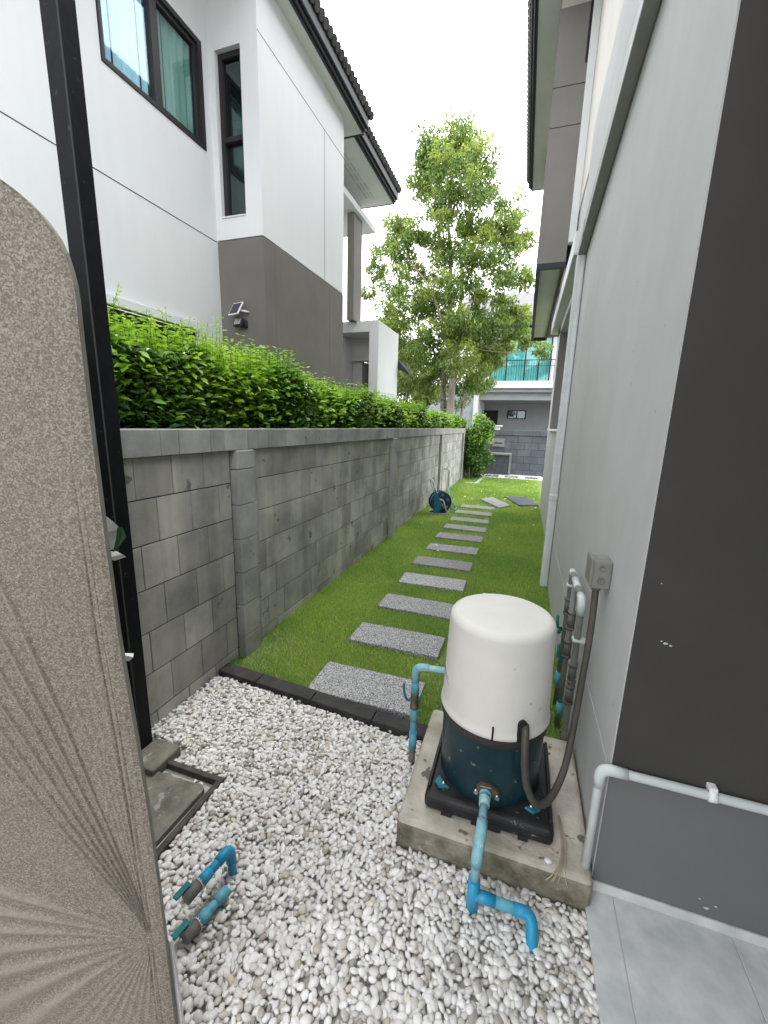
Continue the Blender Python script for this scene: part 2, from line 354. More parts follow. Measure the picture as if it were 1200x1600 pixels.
def leaf_mesh(C, D, U, Ln, Wr, fold=.25, five=False):
    """C centres, D direction, U up-ish normal (N,3), Ln length (N), Wr width ratio"""
    D = D / np.linalg.norm(D, axis=1, keepdims=True)
    S = np.cross(D, U); S /= np.maximum(np.linalg.norm(S, axis=1, keepdims=True), 1e-6)
    Nn = np.cross(S, D); Ln = Ln[:, None]; W = Ln * Wr * .5; n = len(C)
    base = C - D * Ln * .5; tip = C + D * Ln * .5 - Nn * Ln * .12
    mid = C - D * Ln * .04
    l = mid + S * W + Nn * W * fold; r = mid - S * W + Nn * W * fold
    if five:
        l2 = C + D*Ln*.24 + S*W*.72 + Nn*W*fold*.6; r2 = C + D*Ln*.24 - S*W*.72 + Nn*W*fold*.6
        V = np.stack([base, l, l2, tip, r2, r], 1).reshape(-1, 3); i = np.arange(n)[:, None] * 6
        F = np.concatenate([i + [0, 1, 2], i + [0, 2, 3], i + [0, 3, 4], i + [0, 4, 5]], 1).reshape(-1, 3)
    else:
        V = np.stack([base, l, tip, r], 1).reshape(-1, 3); i = np.arange(n)[:, None] * 4
        F = np.concatenate([i + [0, 1, 2], i + [0, 2, 3]], 1).reshape(-1, 3)
    return V, F
def rdir(n, zlo=-1, zhi=1):
    z = RNG.uniform(zlo, zhi, n); a = RNG.uniform(0, 2*math.pi, n); q = np.sqrt(np.maximum(0, 1 - z*z)); return np.stack([q*np.cos(a), q*np.sin(a), z], 1)

#====================================================================== SETTING: ground
struct(MB().box(-60, 60, -30, 120, -.12, -.06).build('ground', M['soil']))
struct(MB().box(-1.52, 3.0, 1.70, 11.9, -.06, 0.0).build('lawn_soil', M['lawnbase']))
struct(box('road', -40, 40, 14.2, 22.5, -.059, .0, 'asphalt'))
struct(box('pavement', -40, 40, 22.5, 40, -.059, .10, 'paver2'))
struct(MB().box(-1.55, .33, -.6, 1.72, -.06, -.012).build('gravel_bed', mat('pale_grit', (.38, .36, .33), (.50, .48, .45), 60, .9)))

# pebbles -----------------------------------------------------------
def pebbles(name, region, n_target, smin, smax, excl, layers=2, sub=2, z0=-.006, jit=.5):
    bm = bmesh.new(); bmesh.ops.create_icosphere(bm, subdivisions=sub, radius=1)
    bv = np.array([v.co[:] for v in bm.verts]); bf = np.array([[v.index for v in f_.verts] for f_ in bm.faces]); bm.free()
    x0, x1, y0, y1 = region; pts = []
    for l in range(layers):
        sp = math.sqrt((x1-x0) * (y1-y0) / (n_target * (.5 if layers == 2 else 1))); jit = (.45, .30)[l]
        gx = np.arange(x0, x1, sp); gy = np.arange(y0, y1, sp * .87)
        X, Y = np.meshgrid(gx, gy); X = X + (np.arange(len(gy)) % 2)[:, None] * sp * .5 + l * sp * .37; Y = Y + l * sp * .41
        X = X + RNG.uniform(-jit, jit, X.shape) * sp; Y = Y + RNG.uniform(-jit, jit, Y.shape) * sp
        Z = np.full(X.shape, z0 + l * .0085) + RNG.uniform(-.002, .0035, X.shape)
        pts.append(np.stack([X.ravel(), Y.ravel(), Z.ravel()], 1))
    P = np.concatenate(pts); keep = np.ones(len(P), bool)
    for fn in excl: keep &= ~fn(P)
    P = P[keep]; n = len(P)
    L = RNG.uniform(smin, smax, n) * RNG.choice([.75, 1, 1, 1.2], n); Wd = L * RNG.uniform(.58, .85, n); H = L * RNG.uniform(.38, .55, n)
    S = np.stack([L, Wd, H], 1) * .5
    V = bv[None] * S[:, None]; V *= (1 + .05 * np.sin(bv[None, :, 0:1] * 2.1 + RNG.uniform(0, 6, n)[:, None, None]) + .05 * np.sin(bv[None, :, 1:2] * 2.7 + RNG.uniform(0, 6, n)[:, None, None]))
    a = RNG.uniform(0, 2*math.pi, n); tl = RNG.normal(0, .22, n); rl = RNG.normal(0, .28, n)
    def rot(V, ax, an):
        c, s = np.cos(an)[:, None], np.sin(an)[:, None]; i, j = [(1, 2), (2, 0), (0, 1)][ax]; o = V.copy()
        o[:, :, i] = V[:, :, i]*c - V[:, :, j]*s; o[:, :, j] = V[:, :, i]*s + V[:, :, j]*c; return o
    V = rot(rot(rot(V, 0, rl), 1, tl), 2, a) + P[:, None]
    F = (bf[None] + (np.arange(n) * len(bv))[:, None, None]).reshape(-1, 3)
    return npmesh(name, V.reshape(-1, 3), F, M['pebble'], smooth=True)
KERB = lambda x: 1.672 - (x + 1.5) * .078      # near edge of the kerb
ex = [lambda P: (P[:, 0] > -.292) & (P[:, 1] > 1.093),
      lambda P: P[:, 1] > KERB(P[:, 0]) - .004,
      lambda P: (P[:, 0] < -1.0) & (P[:, 1] > .70) & (P[:, 1] < 1.112) & ((RNG.uniform(0, 1, len(P)) > .05) | (P[:, 1] < 1.045)),
      lambda P: (P[:, 0] < -1.255) & (P[:, 1] < 1.19),
      lambda P: (P[:, 0] > .302) & (P[:, 1] < 1.18)]
tag(pebbles('pebbles', (-1.5, .325, .28, 1.70), 15200, .0165, .030, ex), 'white rounded pebbles spread over the corner around the pump', None, kind='stuff')

# lawn --------------------------------------------------------------
def grass(name, m, dens, hl, hh, wid, seed):
    rg = np.random.default_rng(seed); pts = []
    for (ya, yb, d, sc_) in dens:
        n = int((yb - ya) * 1.9 * d); x = rg.uniform(-1.52, .44, n); y = rg.uniform(ya, yb, n); pts.append(np.stack([x, y, np.full(n, sc_)], 1))
    P = np.concatenate(pts); keep = np.ones(len(P), bool)
    keep &= rg.uniform(0, 1, len(P)) < 1.05 - .78*np.clip(np.sin(P[:, 0]*3.1 + 1.3*np.sin(P[:, 1]*1.7))*np.sin(P[:, 1]*2.3 + 2*P[:, 0]) - .35, 0, 1)*1.4
    for (a, b, c, d) in [(a+.012, b-.012, c+.008, d-.012) for a, b, c, d in PAVE]: keep &= ~((P[:, 0] > a) & (P[:, 0] < b) & (P[:, 1] > c) & (P[:, 1] < d))
    keep &= P[:, 1] > KERB(P[:, 0]) + .085
    keep &= ~((P[:, 0] > -.295) & (P[:, 1] < 1.71)); P = P[keep]; n = len(P)
    h = rg.uniform(hl, hh, n) * P[:, 2]; w_ = wid * P[:, 2] * rg.uniform(.7, 1.3, n); a = rg.uniform(0, 2*math.pi, n); lean = rg.uniform(.1, 1.1, n)
    la = rg.uniform(0, 2*math.pi, n)
    B = np.stack([P[:, 0], P[:, 1], np.zeros(n)], 1); S = np.stack([np.cos(a), np.sin(a), np.zeros(n)], 1) * w_[:, None] * .5
    T = B + np.stack([np.cos(la)*lean*h, np.sin(la)*lean*h, h], 1)
    Md = B + np.stack([np.cos(la)*lean*h*.3, np.sin(la)*lean*h*.3, h*.62], 1)
    V = np.stack([B - S, B + S, Md + S*.8, T, Md - S*.8], 1).reshape(-1, 3); i = np.arange(n)[:, None] * 5
    F = np.concatenate([i + [0, 1, 2], i + [0, 2, 4], i + [4, 2, 3]], 1).reshape(-1, 3)
    return npmesh(name, V, F, m)
PY = [1.69, 2.245, 2.79, 3.34, 3.86, 4.42, 4.95, 5.47, 6.0, 6.55, 7.08]
PAVE = [(-.955, -.365, y, y + .26) for y in PY[1:]] + [(-.965, -.385, 1.65, 1.98)]
tag(grass('grass', M['grass'], [(1.6, 3.2, 26000, 1.0), (3.2, 5.5, 13000, 1.15), (5.5, 11.9, 6000, 1.6)], .015, .03, .0035, 3),
    'short green lawn grass between the block wall and the grey house', None, kind='stuff')
tag(grass('dry_grass', M['grass_dry'], [(1.6, 3.2, 4200, .8), (3.2, 5.5, 2400, 1.0), (5.5, 11.9, 1500, 1.4)], .010, .022, .0035, 4),
    'dry yellowish blades low in the lawn', None, kind='stuff')
# pavers
ordn = ['first', 'second', 'third', 'fourth', 'fifth', 'sixth', 'seventh', 'eighth', 'ninth', 'tenth', 'eleventh']
for k, y in enumerate(PY):
    x0, x1 = -.95 + random.uniform(-.012, .012), -.37 + random.uniform(-.01, .01); d = .255
    lab = f'speckled grey stepping slab, {ordn[k]} of the garden path counted from the white gravel'
    if k == 0: x0, x1, y, d = -.965, -.385, 1.70, .275; lab = 'large speckled grey slab touching the dark kerb, nearest of the garden path'
    if k == len(PY) - 1: lab = 'pale stepping slab, last of the straight path before the crooked ones'
    a = random.uniform(-.012, .012)
    o = MB().box(-(x1-x0)/2, (x1-x0)/2, -d/2, d/2, 0, .038, .003).build('paving_slab', M['paver'] if k < 7 else M['paver2'])
    o.location = ((x0+x1)/2, y + d/2, -.006 + random.uniform(-.003, .003)); o.rotation_euler = (random.uniform(-.006, .006), random.uniform(-.006, .006), a)
    tag(o, lab, 'paving slab', 'stepping slabs of the lawn path')
for (pts, mm, lab) in (([(-.289, 7.25), (-.119, 7.58), (-.473, 8.33), (-.689, 7.99)], 'paver2', 'pale stepping slab lying crooked at the end of the path'),
                       ([(.045, 7.66), (.364, 7.82), (.157, 8.70), (-.26, 8.52)], 'paver3', 'dark bluish slab lying skewed on the lawn beside the grey house')):
    cx = sum(p[0] for p in pts)/4; cy = sum(p[1] for p in pts)/4
    o = MB().prism([(p[0]-cx, p[1]-cy) for p in pts], 'z', 0, .045, .003).build('paving_slab', M[mm]); o.location = (cx, cy, 0)
    tag(o, lab, 'paving slab', 'stepping slabs of the lawn path')
# kerb of dark blocks
ks = [-1.50, -1.245, -.90, -.56, -.30]
kn = ['dark kerb block against the block wall', 'dark kerb block in front of the left half of the first slab', 'dark kerb block in front of the middle of the first slab', 'dark kerb block beside the pump slab and blue riser']
for k in range(4):
    a, b = ks[k] + .0025, ks[k+1] - .0025
    pts = [(a, KERB(a)), (b, KERB(b)), (b, KERB(b) + .082), (a, KERB(a) + .082)]
    o = MB().prism(pts, 'z', -.05, .03, .004, 2).build('kerb_block', M['kerb']); tag(o, kn[k], 'kerb', 'dark kerb blocks between gravel and lawn')
# fallen leaves
n = 80; C = np.stack([RNG.uniform(-1.2, .35, n), RNG.uniform(2.4, 11.5, n)**1.0, np.full(n, .038)], 1); C[:64, 1] = RNG.uniform(7.4, 11.5, 64)
V, F = leaf_mesh(C, rdir(n, -.1, .1), np.tile([0, 0, 1.], (n, 1)), RNG.uniform(.035, .07, n), .55)
tag(npmesh('fallen_leaves', V, F, M['leaf_fallen']), 'pale yellow fallen leaves scattered over the far lawn', None, kind='stuff')

#====================================================================== boundary block wall
WX = -1.505
wall = thing('block_wall', 'long grey concrete block boundary wall below the clipped hedge', 'wall', (WX, 5, 0))
zc = [-.06, .065, .263, .462, .661, .860, 1.059, 1.238]
PIL = [(1.86, 2.07), (4.74, 4.95), (7.82, 8.03), (10.85, 11.06)]
def blocks(mb, y0, y1, z0, z1, L, off, xf_, xb, g=.0038, first=None):
    y = y0 - (L - off if off else 0)
    while y < y1 - .01:
        a, b = max(y, y0), min(y + L, y1)
        if b - a > .012:
            gg = g * random.choice([.45, .6, 1.1, 1.4])
            d = random.uniform(-.0012, .0012)
            mb.box(xb, xf_ + d, a + gg*.5, b - gg*.5, z0 + g*.7, z1 - g*.7, .002)
        y += L
ends = [(-.9, 1.86), (2.07, 4.74), (4.95, 7.82), (8.03, 10.85), (11.06, 12.0)]
mb = MB()
for j, (ya, yb) in enumerate(ends):
    for r_ in range(len(zc) - 1):
        blocks(mb, ya + .002, yb - .002, zc[r_], zc[r_+1], .197, (.1 if r_ % 2 else 0) or .197, WX, WX - .07)
mb.build('panel', M['block'], wall)
mb = MB(); 
mb.box(WX - .066, WX - .006, -.9, 12.0, -.06, 1.24); mb.build('mortar', M['mortar'], wall)
mb = MB(); y = -.9
while y < 12.0:
    yb = min(y + random.choice([.195, .2, .2, .1]), 12.0); mb.box(WX - .105, WX + .034, y + .001, yb - .001, 1.240, 1.352 + random.uniform(-.001, .001), .002); y = yb
mb.build('cap', M['blockcap'], wall)
for (a, b) in PIL:
    mb = MB(); z = -.06
    while z < 1.23:
        z2 = min(z + .199, 1.239); mb.box(WX - .10, WX + .045, a + .007, b - .055, z + .0018, z2 - .0018, .003, 1)
        mb.box(WX - .10, WX + .022, b - .053, b, z + .0015, z2 - .0015, .004, 1); z = z2
    mb.build('pilaster', M['blockcap'], wall)

#====================================================================== hedge and shrub
hedge = thing('hedge', 'clipped green hedge with bright young shoots behind the block wall', 'hedge', (-2.0, 5, 0))
def topz(y):   # clipped height along the hedge
    return np.interp(y, [-.6, 1.0, 1.6, 2.2, 3, 5, 8, 12], [1.78, 1.78, 1.75, 1.70, 1.68, 1.65, 1.61, 1.58]) + .035*np.sin(y*3.1) + .03*np.sin(y*7.3 + 1) + .02*np.sin(y*15)
def hedge_leaves(n, y0, y1, size, five):
    y = RNG.uniform(y0, y1, n); which = RNG.uniform(0, 1, n); tz = topz(y)
    x = np.where(which < .5, -1.62 - np.abs(RNG.normal(0, .09, n)) + .06*np.sin(y*5), RNG.uniform(-2.5, -1.58, n))
    z = np.where(which < .5, 1.30 + RNG.uniform(0, 1, n)**.8 * (tz - 1.30), tz - np.abs(RNG.normal(0, .07, n)) - np.clip(-1.7 - x, -.12, 0)**2*6)
    C = np.stack([x, y, z], 1); D = rdir(n, -.5, .6) + np.array([.5, -.15, -.05]); U = rdir(n, .2, 1) + np.array([.5, -.2, .8])
    return leaf_mesh(C, D, U, RNG.uniform(.5, 1.45, n) * size, .52, .2, five)
V1, F1 = hedge_leaves(17000, .9, 3.4, .042, True); V2, F2 = hedge_leaves(17000, 3.4, 7, .05, True); V3, F3 = hedge_leaves(9000, 7, 12.3, .065, True)
V0, F0 = hedge_leaves(3000, -.8, .9, .05, True)
allV = []; allF = []; off = 0
for V, F in ((V0, F0), (V1, F1), (V2, F2), (V3, F3)): allV.append(V); allF.append(F + off); off += len(V)
npmesh('foliage', np.concatenate(allV), np.concatenate(allF), M['hedge_leaf'], hedge)
# solid core, coloured dark for the shade inside the hedge
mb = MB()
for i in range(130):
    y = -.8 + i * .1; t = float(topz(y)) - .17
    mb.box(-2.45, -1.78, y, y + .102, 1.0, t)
mb.build('shade_core', mat('hedge_core_shade', (.02, .045, .014), (.035, .07, .02), 20, .9, 1, 40), hedge)
# shoots on top
def shoots(name, n, y0, y1, hmin, hmax, size, x0=-2.45, x1=-1.60):
    mb = MB(); Cs = []; Ds = []; Ls = []
    for i in range(n):
        y = random.uniform(y0, y1); x = random.uniform(x0, x1); z = float(topz(y)) - .10; h = random.uniform(hmin, hmax) * (1.25 if random.random() < .12 else .8)
        lx, ly = random.uniform(-.22, .3), random.uniform(-.25, .25); pts = []
        for k in range(6):
            t = k / 5; pts.append((x + lx*h*t*t, y + ly*h*t*t, z + (h + .1) * t))
        mb.tube(pts, [.0022 * (1 - .7*k/5) for k in range(6)], 4, False)
        nl = max(3, int((h + .1) / (.7*size)))
        for q in range(nl):
            t = .25 + .75 * (q + .5) / nl; p = Vector(pts[0]).lerp(Vector(pts[-1]), t); a0 = random.uniform(0, 6.28)
            for s_ in (0, math.pi):
                a = a0 + s_ + random.uniform(-.3, .3); sz = size * random.uniform(.7, 1.15) * (1.15 - .6*t); d = Vector((math.cos(a), math.sin(a), random.uniform(-.1, .5)))
                Cs.append(p + d * sz * .55); Ds.append(d); Ls.append(sz)
    mb.build('stems', M['stem'], hedge)['kind'] = 'stuff'
    C = np.array([c[:] for c in Cs]); D = np.array([d[:] for d in Ds]); U = np.tile([0, 0, 1.], (len(C), 1)) + RNG.normal(0, .25, (len(C), 3))
    V, F = leaf_mesh(C, D, U, np.array(Ls), .55, .15, True); return V, F
s1 = shoots('a', 900, .95, 3.3, .07, .19, .056); s2 = shoots('b', 950, 3.3, 7, .05, .15, .058); s3 = shoots('c', 640, 7, 12.2, .04, .11, .07)
def young(n, y0, y1, size):
    y = RNG.uniform(y0, y1, n); tz = topz(y); x = RNG.uniform(-2.5, -1.55, n); dn = np.abs(RNG.normal(0, .14, n))
    C = np.stack([x, y, tz - dn*np.where(x > -1.75, 1.1, .4) - np.clip(-1.68 - x, -.13, 0)**2*5 + .03], 1)
    return leaf_mesh(C, rdir(n, -.3, .7) + np.array([.3, -.1, .1]), rdir(n, .2, 1) + np.array([.3, -.2, 1.]), RNG.uniform(.7, 1.2, n) * size, .55, .2, True)
s5 = young(9500, .9, 3.4, .053); s6 = young(8500, 3.4, 7, .058); s7 = young(5000, 7, 12.2, .07)
s4 = shoots('d', 90, 1.2, 2.6, .12, .24, .055, -2.2, -1.6)
allV = []; allF = []; off = 0
for V, F in (s1, s2, s3, s4, s5, s6, s7): allV.append(V); allF.append(F + off); off += len(V)
npmesh('young_leaves', np.concatenate(allV), np.concatenate(allF), M['hedge_young'], hedge)

shrub = thing('shrub', 'leafy green shrub reaching down to the ground past the end of the block wall', 'shrub', (-1.15, 11.6, 0))
n = 5600; P = rdir(n) * (RNG.uniform(.2, 1.05, n)**.5)[:, None] * np.array([.36, .75, .86]) + np.array([-1.19, 11.75, .84]); P[:, 0] += .09*np.sin(P[:, 2]*9 + P[:, 1]*5)
P[:, 0] += .12*np.sin(P[:, 2]*5) - .08 * (P[:, 2] < .5)
V, F = leaf_mesh(P, rdir(n, -.7, .5) + np.array([.2, -.5, -.1]), rdir(n, .1, 1) + np.array([0, -.4, .8]), RNG.uniform(.07, .12, n), .5, .2, True)
npmesh('foliage', V, F, M['hedge_leaf'], shrub)
n = 900; P = rdir(n, .1, 1) * (RNG.uniform(.8, 1.1, n))[:, None] * np.array([.38, .78, .85]) + np.array([-1.17, 11.75, .87])
V, F = leaf_mesh(P, rdir(n, -.2, .9), rdir(n, .3, 1), RNG.uniform(.05, .08, n), .5, .2, True); npmesh('young_leaves', V, F, M['hedge_young'], shrub)
mb = MB()
for i in range(9):
    x, y = random.uniform(-1.35, -1.05), random.uniform(11.3, 12); mb.tube([(x, y, -.05), (x + random.uniform(-.1, .1), y, .5), (x + random.uniform(-.2, .2), y + random.uniform(-.2, .2), 1.3)], [.018, .012, .005], 6)
mb.build('stems', M['bark'], shrub)
tag(MB().prism([(-1.30, 10.35), (-1.02, 10.35), (-.98, 10.5), (-.93, 12.6), (-1.0, 12.6), (-1.06, 10.46), (-1.30, 10.43)], 'z', -.05, .03, .004).build('bed_edging', M['white_pvc']),
    'pale narrow edging around the shrub bed', 'edging')

#====================================================================== trees
def P3(u, v, y):
    d = right * ((u-600)/f) + down * ((v-800)/f) + fwd
    t = y / d.y; return Vector((0, 0, 1.4)) + d * t
TREE_CLUMPS = [ # centre x, y, z and radius in metres
 (680,225,.0,36),(720,215,.4,34),(755,245,-.3,28),(665,275,.3,32),(705,265,-.6,36),(760,290,.5,26),(735,300,-.5,32),(690,320,.4,28),
 (800,325,.3,26),(790,355,-.4,28),(750,355,.2,30),(710,345,.7,24),(620,355,0,27),(605,385,.5,24),(645,370,-.4,26),(665,385,.3,26),
 (630,400,-.2,22),(588,425,.2,17),(590,410,-.3,16),(575,455,.6,15),(615,440,-.5,24),(700,390,-.3,26),(745,395,-.6,30),(790,400,0,28),(815,380,.4,20),
 (805,430,.4,24),(770,430,-.5,30),(735,440,.4,28),(690,430,.6,22),(650,430,.3,24),(825,440,-.2,17),(640,470,-.5,30),(600,490,.5,28),(660,500,.4,32),(620,520,-.4,32),
 (760,475,.3,30),(735,500,-.5,34),(790,480,.6,24),(690,480,.9,24),(700,530,.8,30),(750,530,.4,32),(660,550,-.3,34),(720,560,-.8,28),(615,560,.6,28),
 (770,555,.5,24),(750,590,.3,24),(640,590,.5,28),(670,600,.8,26),(735,600,.8,22),(810,500,.3,20),(830,530,.2,20),(800,535,.6,20),(848,548,-.1,14),(820,490,.5,16),(785,510,.0,20),(690,590,1.0,26),(700,450,-.6,26),(670,470,.8,26),(715,520,-.2,28),(675,525,-.6,28),(695,560,.9,26),(640,545,.9,26),(605,520,-.3,22),(725,380,.3,24),(685,350,-.6,22),(660,300,.6,22),(725,250,.3,30),(690,250,.2,30)]
TY = 13.2
def crown(name, clumps, ty, per, size, young_frac, parent, dens=1.0):
    Vs = []; Fs = []; off = 0; Vy = []; Fy = []; offy = 0
    for (u, v, dy, r) in clumps:
        c = np.array(P3(u, v, ty + dy)[:]); rad = r / f * (ty) * 1.02
        nsub = 11
        subs = rdir(nsub) * (RNG.uniform(.2, 1, nsub)**.5)[:, None] * rad * np.array([.85, .85, .75])
        for sb in subs:
            n = int(per * dens * (r/28)**2 / nsub)
            L = rdir(n) * (RNG.uniform(.05, 1, n)**.45)[:, None] * rad * .47 * np.array([1, 1, .8]) + c + sb
            out = (L - c) / rad
            D = rdir(n, -.9, .25) + out * .6 + np.array([0, 0, -.35]); U = rdir(n, -.2, 1) + np.array([0, 0, .9]) + out*.3
            isy = RNG.uniform(0, 1, n) < young_frac * (1.6 if sb[2] > .15*rad else .35)
            s_ = RNG.uniform(.7, 1.25, n) * size
            a, b = leaf_mesh(L[~isy], D[~isy], U[~isy], s_[~isy], .36, .25); Vs.append(a); Fs.append(b + off); off += len(a)
            if isy.any():
                a, b = leaf_mesh(L[isy], D[isy], U[isy], s_[isy], .4, .25); Vy.append(a); Fy.append(b + offy); offy += len(a)
    npmesh('crown', np.concatenate(Vs), np.concatenate(Fs), M['tree_leaf'], parent)
    npmesh('young_leaves', np.concatenate(Vy), np.concatenate(Fy), M['tree_leaf_young'], parent)
tree = thing('garden_tree', 'tall slender multi-stemmed tree with airy green crown beyond the hedge', 'tree', tuple(P3(705, 660, TY))[:2] + (0,))
crown('tree', TREE_CLUMPS, TY, 1080, .124, .42, tree)
b0 = P3(700, 655, TY)
def limb(mb, pts, r0, r1, n=8):
    sp = spline(pts, 6); mb.tube(sp, [r0 + (r1-r0) * (i/(len(sp)-1))**.8 for i in range(len(sp))], n)
mb = MB(); limb(mb, [(b0.x, TY, -.05), P3(702, 655, TY), P3(708, 570, TY), P3(703, 480, TY), P3(704, 400, TY), P3(700, 330, TY), P3(712, 240, TY)], .15, .02, 12)
mb.build('trunk', M['bark'], tree)
mb = MB(); limb(mb, [(b0.x - .2, TY + .1, -.05), P3(692, 655, TY + .1), P3(695, 570, TY + .1), P3(720, 470, TY + .3), P3(722, 400, TY + .3), P3(745, 300, TY + .3)], .13, .015, 12)
mb.build('trunk', mat('dark_spotted_bark', (.09, .08, .065), (.22, .2, .165), 14, .9, .6, 40, spots=(12, .6, (.04, .035, .03))), tree)
mb = MB(); limb(mb, [P3(703, 560, TY), P3(690, 500, TY - .2), P3(665, 440, TY - .3), P3(620, 390, TY - .2)], .05, .012)
limb(mb, [P3(703, 400, TY), P3(690, 375, TY), P3(683, 350, TY), P3(690, 300, TY)], .035, .01)
stems = [(703, 480), (704, 430), (703, 390), (720, 440), (722, 410), (708, 540), (702, 350)]
for (u, v, dy, r) in TREE_CLUMPS[::2]:
    s_ = min(stems, key=lambda q: abs(q[1] - (v + 45)) + .25*abs(q[0] - u)); a = P3(s_[0], s_[1], TY); b = P3(u, v, TY + dy)
    mid = a.lerp(b, .55) + Vector((0, 0, -.12 * (b - a).length * .5 + .05)); limb(mb, [a, mid, b], .016, .004, 5)
mb.build('branches', mat('pale_branch_bark', (.30, .25, .17), (.40, .34, .24), 10, .85), tree)

tree2 = thing('bushy_tree', 'low bushy tree with fine pale stems between the white portal and the tall tree', 'tree', (-3.9, 16.5, 0))
crown('tree2', [(600,520,.2,30),(625,560,0,34),(640,600,.3,34),(665,570,.4,30),(610,600,.5,26),(670,620,.1,28),(645,630,-.3,24),(590,560,.6,24),(600,545,-.2,20)], 16.5, 1700, .14, .42, tree2)
mb = MB()
for (u, v) in ((610, 560), (630, 540), (650, 560), (665, 590), (640, 600)):
    a = P3(645 + random.uniform(-14, 14), 668, 16.5); limb(mb, [(a.x, a.y, -.05), tuple(a), tuple(a.lerp(P3(u, v, 16.5), .6)), tuple(P3(u, v, 16.5))], .05, .012, 6)
mb.build('trunk', M['bark'], tree2)
tree3 = thing('roadside_tree', 'dense green tree behind the tall tree, in front of the far balcony', 'tree', (-1.9, 18.5, 0))
crown('tree3', [(735,560,.2,28),(755,600,.2,22),(720,590,.4,28),(710,620,.3,24),(775,570,.4,18),(790,545,.1,18),(740,520,.5,24)], 17.2, 1500, .14, .35, tree3)
mb = MB(); a = P3(722, 655, 17.2); limb(mb, [(a.x, a.y, -.05), tuple(P3(722, 640, 17.2)), tuple(P3(735, 600, 17.2)), tuple(P3(742, 540, 17.2))], .07, .02, 8)
limb(mb, [tuple(P3(710, 650, 17.0)), tuple(P3(728, 615, 17.0)), tuple(P3(755, 590, 17.0))], .03, .01, 6); mb.build('trunk', M['bark'], tree3)

#====================================================================== LEFT HOUSE (white / taupe)
XL, XR_, YF, YE = -2.65, -3.20, 3.94, 5.88
lh = thing('white_house', 'two-storey white house with taupe base and dark windows on the left', 'house', (-5.5, 4, 0))
SP = 5.35
def wallbox(mb, *a): mb.box(*a)
mb = MB()                                                          # white upper walls round the openings
mb.box(XR_-.2, XR_, -2, 2.77, 2.33, SP); mb.box(XR_-.2, XR_, 2.77, 3.84, 2.33, 3.955); mb.box(XR_-.2, XR_, 2.77, 3.84, 4.835, SP)
mb.box(XR_-.2, XR_, 3.84, YF, 2.33, SP); mb.box(XR_-.2, XR_, 3.56, YF, 0, 2.33)
mb.box(-3.205, -3.13, YF, YF+.2, 3.21, SP); mb.box(-3.13, -2.84, YF, YF+.2, 3.21, 3.415); mb.box(-3.13, -2.84, YF, YF+.2, 4.825, SP)
mb.box(-2.84, XL, YF, YF+.2, 3.21, SP)
mb.box(XL-.2, XL, YF+.2, YE, 3.21, 4.885); mb.box(XL-.2, XL, YF+.2, YE, 4.893, SP)
mb.box(-8, XL-.2, YE-.2, YE, 3.21, SP); mb.box(-8, -3.2, YF+.2, YF+.25, 0, SP)
mb.build('wall', M['render_white'], lh)
mb = MB(); mb.box(-3.20, XL+.002, YF-.002, YF+.2, 0, 3.20, .004); mb.box(XL-.2, XL+.002, YF+.2, 5.44, 0, 3.20); mb.box(XL-.2, XL+.002, 5.446, YE, 0, 3.20); mb.box(-8, XL-.2, YE-.2, YE, 0, 3.2)
mb.build('plinth', M['render_brown'], lh)
mb = MB(); mb.box(XL-.001, XL+.0015, YF, YE, 4.886, 4.892); mb.box(XL-.001, XL+.0015, 5.295, 5.301, 3.22, 4.886)
mb.box(XR_-.001, XR_+.0015, -2, 3.93, 3.19, 3.198); mb.box(XR_-.001, XR_+.0015, 2.0, 2.006, 3.2, 5.3)
mb.build('joint', M['line'], lh)
# ledge and dark opening below it
box('ledge', XR_-.02, XR_+.05, -2, 3.56, 2.255, 2.33, 'render_white', lh, .004)
box('lower_window', XR_-.16, XR_-.10, -2, 3.56, .3, 2.25, 'room', lh)
mb = MB()
for y in (2.2, 2.9, 3.5): mb.box(XR_-.10, XR_-.04, y, y+.05, .3, 2.25)
mb.box(XR_-.10, XR_-.02, -2, 3.56, 2.19, 2.25); mb.build('window_frame', M['frame'], lh)
# window 1
def curtain(name, axis, a0, a1, z0, z1, pos, parent, m, amp=.018, wl=.085, axis_dir=1):
    n = max(30, int((a1-a0)/.006)); V = []; F = []
    for i in range(n+1):
        a = a0 + (a1-a0)*i/n; o_ = pos + amp*math.sin(a*2*math.pi/wl) + .4*amp*math.sin(a*23)
        for z in (z0, z1): V.append((o_, a, z) if axis == 'y' else (a, o_, z))
    for i in range(n): F.append((2*i, 2*i+2, 2*i+3, 2*i+1))
    return npmesh(name, V, F, m, parent, True)
win = box('window', XR_-.12, XR_-.10, 2.77, 3.84, 3.955, 4.835, 'room', lh); win['label'] = 'wide dark-framed window with pale curtains'
mb = MB()
mb.box(XR_-.10, XR_+.012, 2.775, 2.80, 3.958, 4.832); mb.box(XR_-.10, XR_+.012, 3.25, 3.31, 3.99, 4.79); mb.box(XR_-.10, XR_+.012, 3.79, 3.838, 3.958, 4.832)
mb.box(XR_-.10, XR_+.012, 2.80, 3.79, 4.79, 4.832); mb.box(XR_-.10, XR_+.012, 2.80, 3.79, 3.958, 3.99)
mb.box(XR_-.06, XR_-.01, 3.31, 3.345, 3.99, 4.79); mb.box(XR_-.06, XR_-.01, 3.755, 3.79, 3.99, 4.79); mb.box(XR_-.06, XR_-.01, 3.345, 3.755, 3.99, 4.02); mb.box(XR_-.06, XR_-.01, 3.345, 3.755, 4.755, 4.79)
mb.build('frame', M['frame'], win)
box('pane', XR_-.022, XR_-.018, 2.80, 3.25, 3.99, 4.79, 'glass_blue', win); box('pane', XR_-.036, XR_-.032, 3.345, 3.755, 4.02, 4.755, 'glass_dark', win)
